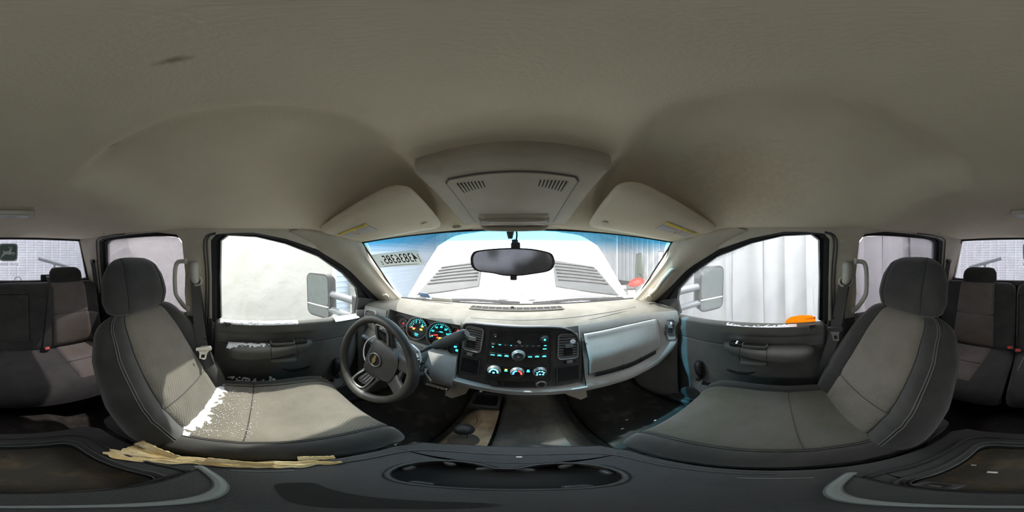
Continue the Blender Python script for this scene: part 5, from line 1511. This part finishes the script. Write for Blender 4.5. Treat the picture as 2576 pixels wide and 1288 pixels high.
# rear view mirror
rm = root('rear_view_mirror', (0, .56, -.02), 'wide rear view mirror hanging from the windshield glass', 'mirror')
mo = [(-.142, -.012), (-.138, .004), (-.122, .017), (-.06, .024), (0, .026), (.06, .023), (.115, .012), (.130, -.002), (.134, -.022), (.126, -.042), (.105, -.053), (.055, -.060), (.02, -.064), (-.03, -.064), (-.07, -.056), (-.115, -.050), (-.136, -.036)]
mdn = [tuple(p[:2]) for p in subdiv_path([(a, b, 0) for a, b in mo+[mo[0]]], 4)][:-1]
mcx, mcy = -.003, -.020
MF = lambda a, b, w: Vector((a, .522+w+.10*a, b+.0))
secs = []
for k, w in ((.93, -.002), (1.0, .0), (1.0, .012), (.93, .024), (.6, .034), (.05, .036)):
    secs.append([MF(mcx+(a-mcx)*k, mcy+(b-mcy)*k, w) for a, b in mdn])
mk('mirror_housing', loft(secs, closed=True, caps=True), 'dark_plastic', rm, angle=50)
mk('mirror_face', prism([(mcx+(a-mcx)*.93, mcy+(b-mcy)*.90) for a, b in mdn], MF, -.0035, -.0015), 'rear_mirror', rm)
mk('chin_tab', bx((-.003, .528, -.070), (.022, .012, .018)), 'dark_plastic', rm, bevel=.004)
mk('mount_arm', tube(subdiv_path([(0, .55, .0), (.0, .565, .030), (.0, .572, .055)], 4), [.012, .013, .013, .012, .011, .010, .010, .011, .012], 10), 'dark_plastic', rm)
mk('mount_clamp', bx((.003, .553, .034), (.032, .03, .026)), 'dark_plastic', rm, bevel=.007)
mk('mount_base', tube([(-.016, .565, .085), (-.016, .566, .06)], [.014, .008], 10), 'dark_plastic', rm)
mk('mirror_cable', tube(subdiv_path([(.005, .568, .092), (.007, .57, .07), (.002, .566, .045)], 4), .003, 6), 'black_plastic', rm)

# dome lamp at the rear of the roof
dl = root('dome_lamp', (0, -.82, .205), 'flat rear dome lamp with clear lens set in the headliner', 'lamp')
z_ = .196
mk('lamp_bezel', prism(rr(.21, .075, .012, 4), lambda a, b, w: Vector((a, -.74+b, z_-w+.01*0)), -.006, .012), 'pillar', dl, bevel=.003)
mk('lamp_lens', prism(rr(.16, .042, .008, 4), lambda a, b, w: Vector((a, -.74+b, z_-.012-w)), -.001, .004), 'label_white', dl, bevel=.002)
mk('lamp_switch', ringprism(rr(.07, .020, .009, 5), rr(.05, .010, .004, 5), lambda a, b, w: Vector((a, -.74+b, z_-.016-w)), -.001, .002), 'satin_trim', dl)
# high brake-light pad marks left out; A-pillar grab handle, passenger side
ag = root('grab_handle', (.66, .60, -.15), 'slanted cream grab handle on the passenger windshield pillar', 'grab handle')
hp = subdiv_path([(.668, .470, -.068), (.645, .475, -.080), (.632, .505, -.115), (.640, .555, -.170), (.655, .605, -.205), (.672, .628, -.210), (.690, .64, -.205)], 6)
mk('handle_bar', tube(hp, [.012]*3+[.0125]*(len(hp)-6)+[.013]*3, 12), 'pillar', ag)
mk('handle_foot', tube([(.690, .455, -.062), (.668, .468, -.068)], [.020, .016], 14), 'pillar', ag, bevel=.004)
mk('handle_foot', tube([(.700, .645, -.205), (.675, .628, -.208)], [.020, .016], 14), 'pillar', ag, bevel=.004)

# ================================================================== OUTSIDE THE GLASS
hood = root('truck_hood', (0, 1.3, -.45), 'raised white truck hood with two dark louvred panels', 'hood')
def HD(a, b, w=0):      # a: -1..1 across, b: 0 hinge .. 1 nose
    crown = 1-a*a
    hw = .925-.07*b
    y = 1.16+.10*crown+(.60)*b
    z = -.385+.075*crown+.60*b+.02*math.sin(b*math.pi)
    return Vector((a*hw, y, z))+Vector((0, -.70, .71))*w
def hp_(u, v):
    a = u*2-1
    top = 1-.10*smooth(.72, 1, abs(a))**2-.10*max(0, (abs(a)-.85)/.15)**2
    return HD(a, v*top, .006*math.exp(-((abs(a)-.50)/.05)**2))
mk('hood_skin', grid(hp_, 50, 30), 'white_paint', hood, sol=.02)
for s in (-1, 1):
    pn = [(.335, .085), (.91, .01), (.815, .34), (.78, .375), (.385, .42), (.355, .395)]
    pnl = mk('louvre_panel', prism([(s*a, b) for a, b in pn], lambda a, b, w: HD(a, b, .012+w), -.006, .008), 'hood_panel', hood, bevel=.006)
    for i in range(6):
        b = .14+.042*i
        a0 = .37; a1 = .86-.09*(b-.1)/.3
        mk('louvre', tube(subdiv_path([HD(s*(a0+(a1-a0)*j/6), b+.02*(1-j/6.), .022) for j in range(7)], 2), .006, 6), 'tyre', pnl)
# cowl under the windshield
def cowl(u, v):
    a = u*2-1; p = zf_bot(a*.99)
    return (p.x*1.08, p.y+.005+(.24-.06*a*a)*v, p.z-.012-.05*v-.02*math.sin(v*3))
cw_ = root('cowl_panel', (0, 1.05, -.40), 'black plastic cowl between windshield and hood', 'cowl')
mk('cowl_tray', grid(cowl, 40, 10), 'cowl', cw_, sol=.006)
for i in range(14):
    a = -.85+.13*i; p = zf_bot(a)
    mk('cowl_slot', bx((p.x*1.04, p.y+.13, p.z-.035), (.05, .05, .01)), 'hole', cw_)
for (x0, x1, lb_) in ((-.52, .02, 'black wiper arm lying in the cowl snow on the driver side'), (.10, .66, 'black wiper arm lying in the cowl snow on the passenger side')):
    wp = root('wiper', (x0, 1.0, -.32), lb_, 'wiper', 'windshield wipers')
    P = [zf_bot(x0/.73)+Vector((0, .05, .0)), zf_bot((x0+x1)/2/.73)+Vector((0, .035, .018)), zf_bot(x1/.73)+Vector((0, .02, .012))]
    mk('wiper_arm', tube(subdiv_path(P, 6), .006, 6), 'black_plastic', wp)
    mk('wiper_blade', tube(subdiv_path([p+Vector((0, -.015, -.004)) for p in P], 6), .005, 6), 'tyre', wp)
# snow packed along the cowl, bumpy drift
def drift(u, v):
    a = -.62+1.30*u; p = zf_bot(a)
    n = noise.noise(Vector((a*7, v*3, 0)))+.5*noise.noise(Vector((a*19, v*8, 3)))
    h = max(0, .020+.022*n)*math.sin(math.pi*min(1, v*1.05))*(1-smooth(.70, 1, abs(u*2-1)))
    return (p.x, p.y+.012+.16*v, p.z-.006-.03*v+h)
mk('snow_drift', grid(drift, 130, 22), 'snow', label='ragged snow packed in the cowl below the windshield', cat='snow', kind='stuff')
# small folded notes on the glass corner
mk('inspection_sticker', prism(rr(.075, .045, .004, 3), lambda a, b, w: Vector((-.555+a, .868+.03*a-b*.55, -.250+b*.75-w*.0))+Vector((0, -.7, -.6))*w, .004, .006), 'blue_sticker', label='small blue sticker in the lower driver corner of the windshield', cat='sticker')
mk('folded_note', prism(rr(.13, .034, .004, 3), lambda a, b, w: Vector((-.440+a, .885+.10*a-b*.5, -.268+b*.7))+Vector((0, -.7, -.6))*w, .004, .006), 'label_white', label='pale folded note lying at the base of the windshield', cat='paper')

# towing mirrors
for sx, lb_ in ((-1, 'driver towing mirror with big upright glass and double arms'), (1, 'passenger towing mirror seen through frosty glass')):
    X = lambda v: sx*v
    tm = root('side_mirror', (X(.90), .62, -.40), lb_, 'mirror', 'door towing mirrors')
    cx = X(1.13); cy = .405 if sx < 0 else .46; cz = -.300 if sx < 0 else -.245
    u = Vector((.88, -sx*.48, 0)).normalized()
    v = Vector((0, -.05, 1)); fm_ = frame((cx, cy, cz), tuple(u), tuple(v))
    sgn = 1 if fm_(0, 0, 1).y < cy else -1
    ff = lambda a, b, w: fm_(a, b, sgn*w)
    hs_ = []
    for k, w in ((1, .010), (1.0, -.01), (.97, -.05), (.85, -.09), (.5, -.11), (.05, -.115)):
        hs_.append([ff(a*k, b*k, w) for a, b in rr(.225, .345, .05, 5)])
    hs_.insert(0, [ff(a*.93, b*.95, .010) for a, b in rr(.225, .345, .05, 5)])
    sh_ = mk('mirror_shell', loft(hs_, closed=True, caps=True), 'dark_plastic', tm, angle=50)
    mk('main_glass', prism(rr(.200, .225, .030, 5, 0, .045), ff, .008, .0125), 'mirror_glass_painted', tm)
    mk('spot_glass', prism(rr(.200, .080, .030, 5, 0, -.118), ff, .008, .0125), 'mirror_glass_painted', tm)
    mk('glass_divider', prism(rr(.205, .008, .002, 2, 0, -.073), ff, .008, .015), 'label_white', tm)
    for z0, r in ((.005, .026), (-.115, .024)):
        mk('mirror_arm', tube(subdiv_path([(cx-sx*.08, cy+.06, cz+z0+.02), (X(.96), cy+.11, cz+z0+.01), (X(.84), cy+.15, cz+z0)], 5), [r]*11, 12), 'mirror_arm', tm)
    mk('arm_bracket', bx((X(.835), cy+.155, cz-.055), (.06, .07, .22)), 'dark_plastic', tm, bevel=.015)

# things standing round the yard
lt_ = root('wall_light', (4.9, 4.1, -.35), 'upright lit tube lamp fixed to the ribbed wall', 'lamp')
mk('lamp_backing', bx((5.05, 4.25, -.25), (.10, .16, .85)), 'wall_metal', lt_, bevel=.01)
mk('lamp_tube', cyl((4.96, 4.2, -.64), (4.96, 4.2, .14), .06, n=16), 'tube_white', lt_)
mk('lamp_bracket', bx((4.98, 4.2, .17), (.14, .14, .04)), 'steel', lt_)
mk('lamp_bracket', bx((4.98, 4.2, -.67), (.14, .14, .04)), 'steel', lt_)
mk('fuse_box', bx((5.08, 3.85, -.10), (.12, .22, .34)), 'wall_metal', label='pale grey fuse box on the wall beside the tube lamp', cat='box', bevel=.01)
# red trail bike
bk = root('dirt_bike', (3.65, 4.45, GZ), 'red dirt bike parked against the ribbed wall', 'motorbike')
B = Vector((3.65, 4.45, GZ)); ud = Vector((.80, -.60, 0)).normalized(); nd_ = Vector((.6, .8, 0))
def bp(a, h, w=0): return B+ud*a+Vector((0, 0, h))+nd_*w
for a in (-.65, .68):
    w_ = mk('wheel', tube([bp(a+.30*math.cos(2*math.pi*i/36), .33+.30*math.sin(2*math.pi*i/36)) for i in range(36)], .05, 10, closed=True), 'tyre', bk)
    for i in range(9):
        t_ = 2*math.pi*i/9
        mk('spoke', tube([bp(a, .33), bp(a+.28*math.cos(t_), .33+.28*math.sin(t_))], .006, 5), 'steel', w_)
    mk('hub', cyl(bp(a, .33, -.06), bp(a, .33, .06), .06, n=14), 'steel', w_)
for w in (-.07, .07):
    mk('fork_leg', tube([bp(.68, .33, w), bp(.42, 1.05, w)], .026, 10), 'bike_red', bk)
mk('front_fender', loft([[bp(.80-.55*i/8, .72+.16*math.sin(i/8*2.4), wv) for wv in (-.08, 0, .08)] for i in range(9)]), 'bike_red', bk, sol=.012)
mk('tank', tube([bp(.42, .98), bp(.34, .96), bp(.2, .92), bp(.02, .86), bp(-.1, .84)], [.05, .13, .16, .12, .05], 14), 'bike_red', bk)
mk('seat', tube([bp(-.02, .90), bp(-.3, .90), bp(-.6, .96), bp(-.68, .98)], [.05, .085, .075, .03], 12), 'tyre', bk)
mk('rear_fender', loft([[bp(-.45-.55*i/8, .95+.13*i/8-.05*(i/8)**2, wv) for wv in (-.09, 0, .09)] for i in range(9)]), 'bike_red', bk, sol=.012)
mk('engine', bx(tuple(bp(.02, .50)), (.32, .30, .34), rot('Z', -37)), 'steel', bk, bevel=.04)
mk('swingarm', tube([bp(-.65, .33), bp(-.05, .42)], .035, 10), 'bike_red', bk)
mk('handlebar', tube(subdiv_path([bp(.34, 1.18, -.38), bp(.40, 1.12, -.15), bp(.42, 1.08, 0), bp(.40, 1.12, .15), bp(.34, 1.18, .38)], 5), .014, 8), 'tyre', bk)
mk('side_plate', loft([[bp(-.15-.3*i/5, .62+.02*i, .11), bp(-.15-.3*i/5, .86+.01*i, .10)] for i in range(6)]), 'label_white', bk, sol=.008)
# draped grey coat on the wall behind the bike
def coat(a, b):
    return (4.45+.30*(a-.5)*(1.1-.55*b)+.03*math.sin(a*9), 4.95-.15*a+.04*math.sin(a*13+b*2), -1.05+1.15*b-.03*math.sin(a*8))
mk('hanging_coat', grid(coat, 18, 14), 'jacket', label='long grey coat hanging above the red dirt bike', cat='coat', sol=.02)
# green jacket and red bag on the front wall
jk = root('hanging_jacket', (-3.0, 6.9, -.6), 'grey-green jacket on a wall peg, seen under the number sheet', 'jacket')
mk('jacket_body', grid(lambda a, b: (-3.15+.75*a+.03*math.sin(b*5), 6.95-.10*math.sin(a*math.pi)-.03*math.sin(a*12), -.75+.75*b*(1-.15*abs(2*a-1))), 18, 14), 'jacket', jk, sol=.02)
mk('sleeve', tube([(-3.12, 6.9, -.05), (-3.25, 6.88, -.35), (-3.24, 6.88, -.70)], [.10, .09, .07], 10), 'jacket', jk)
mk('peg', cyl((-2.8, 7.45, .03), (-2.8, 6.9, .06), .02, n=8), 'wood', jk)
mk('red_bag', tube([(-2.28, 6.9, -.05), (-2.27, 6.88, -.2), (-2.25, 6.88, -.5), (-2.25, 6.9, -.58)], [.04, .10, .13, .04], 12), 'bike_red', label='small red bag hanging beside the grey-green jacket', cat='bag')
# tool rack behind the passenger side
rk = root('tool_rack', (2.6, -4.2, GZ), 'rack of long-handled tools standing beyond the plastic curtain', 'rack')
for x in (2.2, 3.2):
    mk('rack_post', bx((x, -4.3, GZ+.95), (.06, .06, 1.9)), 'steel', rk)
for z in (.9, 1.6):
    mk('rack_rail', bx((2.7, -4.3, GZ+z), (1.1, .05, .06)), 'bike_red', rk)
random.seed(9)
for i in range(7):
    x = 2.22+.14*i; h = random.uniform(1.6, 2.3)
    tl = root('long_tool', (x, -4.2, GZ), ('shovel', 'rake', 'broom', 'hoe', 'pitchfork', 'pry bar', 'push broom')[i]+' with a long handle leaning in the tool rack', 'tool', 'long-handled tools')
    mk('handle', tube([(x, -4.15, GZ+.02), (x+.05*math.sin(i), -4.26, GZ+h)], .018, 8), ('wood', 'steel', 'bike_red')[i % 3], tl)
    mk('head', bx((x, -4.14, GZ+.12), (.09, .03, .24)), 'steel', tl, bevel=.01)
# slanting pipe arms on a rack behind the truck bed
pr = root('pipe_rack', (0, -4.4, GZ), 'grey pipe rack with two drooping arms behind the cab', 'rack')
for s_ in (-1, 1):
    mk('rack_arm', tube([(s_*.84, -4.4, -.07), (s_*1.75, -4.4, -.33)], .05, 10), 'column_grey', pr)
    mk('rack_post', tube([(s_*1.3, -4.4, GZ), (s_*1.3, -4.4, -.20)], .035, 8), 'column_grey', pr)

# ================================================================== STICKERS AND SNOW
# number sheet on the windshield (reads from outside, so it is reversed in here)
def WSP(a, b, w=0):     # point on the windshield: a = -1..1, b = 0 bottom..1 top, w towards the cabin
    p = zf_bot(a)+(zf_top(a)-zf_bot(a))*b+Vector((0, .02*math.sin(b*math.pi)*(1-a*a), .02*math.sin(b*math.pi)*(1-a*a)))
    return p+Vector((0, -.66, -.75))*w
ns = root('number_sheet', tuple(WSP(-.78, .80)), 'grey paper sheet taped inside the windshield with reversed number 43836385E', 'sheet')
A0, A1, B0, B1 = -.985, -.640, .650, .845
def NS(x, y, w=0):      # x 0..1 from the driver side, y 0..1
    return WSP(A0+(A1-A0)*x, B0+(B1-B0)*y, .006+w)
mk('paper', grid(lambda a, b: NS(a, b), 16, 8), 'sticker_paper', ns)
mk('printed_number', text_vf('4383638S'.replace('S', '5'), .74, lambda x, y, w: NS(.555+x*.250, .54+y*1.15, .002), mirror=True, bold=.007), 'sticker_ink', ns, smooth=False)
mk('printed_letter', text_vf('E', .34, lambda x, y, w: NS(.125+x*.30, .36+y*1.2, .002), mirror=True), 'sticker_ink', ns, smooth=False)
mk('printed_line', loft([[NS(.12+.76*i/8, .10, .002), NS(.12+.76*i/8, .13, .002)] for i in range(9)]), 'sticker_ink', ns)
for k in range(9):
    mk('printed_line', loft([[NS(.945, .25+.06*k, .002), NS(.945, .285+.06*k, .002)], [NS(.975, .25+.06*k, .002), NS(.975, .285+.06*k, .002)]]), 'sticker_ink', ns)
# leaping-deer badge on the back window, lettering reversed from inside
db_ = root('window_decal', (0, -1.42, -.05), 'green leaping-deer badge decal with reversed lettering on the rear window', 'decal')
def DB(a, b, w=0): return Vector((-a+.005, -1.424+w, .032+b))
def sq(k): 
    P = []
    for i in range(40):
        t = 2*math.pi*i/40; c, s = math.cos(t), math.sin(t)
        e = .32
        P.append((k*.080*math.copysign(abs(c)**e, c)*(1-.06*(s*-1)), k*.076*math.copysign(abs(s)**e, s)))
    return P
mk('badge_border', ringprism(sq(1.02), sq(.97), DB, .0, .002), 'deer_green', db_)
mk('badge_ring', ringprism(sq(.97), sq(.90), DB, .0, .0018), 'deer_white', db_)
mk('badge_field', prism(sq(.90), DB, .0, .0018), 'deer_green', db_)
deer = [(-.064, -.046), (-.058, -.026), (-.046, -.006), (-.044, .004), (-.050, .012), (-.046, .018), (-.040, .010), (-.030, .008), (-.006, .010), (.008, .014), (.014, .026), (.020, .030), (.032, .028), (.034, .024), (.026, .020), (.024, .010), (.026, .000), (.040, .002), (.060, -.004), (.062, -.008), (.052, -.020), (.036, -.030), (.034, -.027), (.048, -.016), (.050, -.010), (.034, -.012), (.022, -.020), (.006, -.020), (-.014, -.016), (-.030, -.022), (-.044, -.030), (-.054, -.042), (-.060, -.050)]
mk('deer_shape', prism(deer, DB, .0018, .0032), 'deer_white', db_)
for P in ([(.018, .028), (.010, .040), (.002, .048)], [(.012, .038), (.000, .040)], [(.022, .030), (.022, .046), (.016, .058)], [(.022, .044), (.030, .056)], [(.025, .030), (.034, .042), (.042, .046)]):
    mk('antler', tube([DB(a, b, .0028) for a, b in P], .0016, 5), 'deer_white', db_)
mk('badge_letters', text_vf('JOHN DEERE', .027, lambda x, y, w: DB(-.0+x, -.105+y, .002), mirror=True, xs=1.12), 'deer_green', db_, smooth=False)
# orange object shown low in the passenger window: rounded orange marker sheet with dark print
om = root('orange_tag', (.79, -.14, -.31), 'translucent orange tag stuck low in the passenger door window', 'tag')
OF = lambda a, b, w: Vector((side(-.12+a, -.30+b)-.004-w+.012, -.12-a*1.0, -.300+b))
tagp = [(-.075, -.045), (-.066, -.020), (-.045, -.003), (.0, .004), (.05, .000), (.072, -.012), (.078, -.045)]
mk('tag_sheet', prism(tagp, OF, .0, .002), 'orange', om)
mk('tag_print', text_vf('WARN', .016, lambda x, y, w: OF(.048+x, -.020+y, .0026), mirror=False), 'label_red', om, smooth=False)
mk('tag_print', prism(rr(.008, .008, .001, 2, .075-.004, -.016), OF, .002, .0026), 'label_red', om)

# snow in the cab
def seat_snow(a, b):
    x = -.60+.34*a; y = -.205+.10*b+.02*noise.noise(Vector((a*5, 0, 2)))
    fall = (1-b)**1.2*(1-.5*a)
    h = .004+.016*fall*(.6+.7*noise.noise(Vector((a*14, b*9, 1))))
    return (x, y+.10*a*0, -.644+h-.014*smooth(.45, 1, b+.35*noise.noise(Vector((a*22, b*6, 9)))))
mk('seat_snow', grid(seat_snow, 80, 26), 'snow', label='powder snow lying in the crease of the driver seat', cat='snow', kind='stuff')
random.seed(21)
parts = []
for i in range(700):
    t = random.random()**1.6; x = random.uniform(-.60, -.24); y = -.13+.20*t+random.uniform(-.02, .02); s = random.uniform(.0007, .0018)*(1.2-t*.6)
    parts.append(bx((x, y, -.6385), (s, s, s*.8), rot('Z', random.uniform(0, 90))))
mk('snow_grains', J(*parts), 'snow', label='loose snow grains scattered over the driver seat cushion', cat='snow', kind='stuff', smooth=False)
def arm_snow(a, b):
    y = -.165+.20*a; e = math.sin(math.pi*min(1, max(0, a)))**.25
    h = .010*e*math.sin(math.pi*b)**.5*(.7+.6*noise.noise(Vector((a*16, b*4, 1))))
    return (-.752+.058*b*(.9+.2*noise.noise(Vector((a*20, 5, 2)))), y, -.456+h-.010*b*b+.004*noise.noise(Vector((a*8, 2, 2))))
mk('armrest_snow', grid(arm_snow, 50, 10), 'snow', label='strip of snow on the driver door armrest', cat='snow', kind='stuff')
def ledge(y0, y1, lbl, wide=.016):
    def f(a, b):
        y = y0+(y1-y0)*a; belt = -.338-.012*smooth(.1, .5, y)
        h = .006*math.sin(math.pi*b)**.5*(.6+.7*noise.noise(Vector((a*40, b*3, y0*9))))*math.sin(math.pi*min(1, max(.02, a)))**.2
        return (-.782+wide*b*1.6, y, belt+.002+h-.014*b**2)
    mk('ledge_snow', grid(f, 70, 8), 'snow', label=lbl, cat='snow', kind='stuff')
ledge(-.21, .17, 'frosty snow strip along the driver window ledge, long piece')
ledge(.36, .51, 'thick snow pad on the driver window ledge by the mirror', .026)
def pw(a, b): return (.779-.022*b, -.10+.33*a, -.339-.004*a+.004*math.sin(math.pi*b)*max(0, .35+.8*noise.noise(Vector((a*26, b*3, 4))))-.008*b)
mk('ledge_snow', grid(pw, 60, 6), 'snow', label='thin broken snow along the passenger window ledge', cat='snow', kind='stuff')
parts = []
for i in range(70):
    t = random.random(); parts.append(bx((-.66+random.uniform(-.03, .05), -.15+.22*t, -.650+random.uniform(-.01, .006)), (random.uniform(.004, .016), random.uniform(.004, .014), .004), rot('Z', random.uniform(0, 90))))
mk('bolster_snow', J(*parts), 'snow', label='flakes of snow on the black outer bolster of the driver seat', cat='snow', kind='stuff')
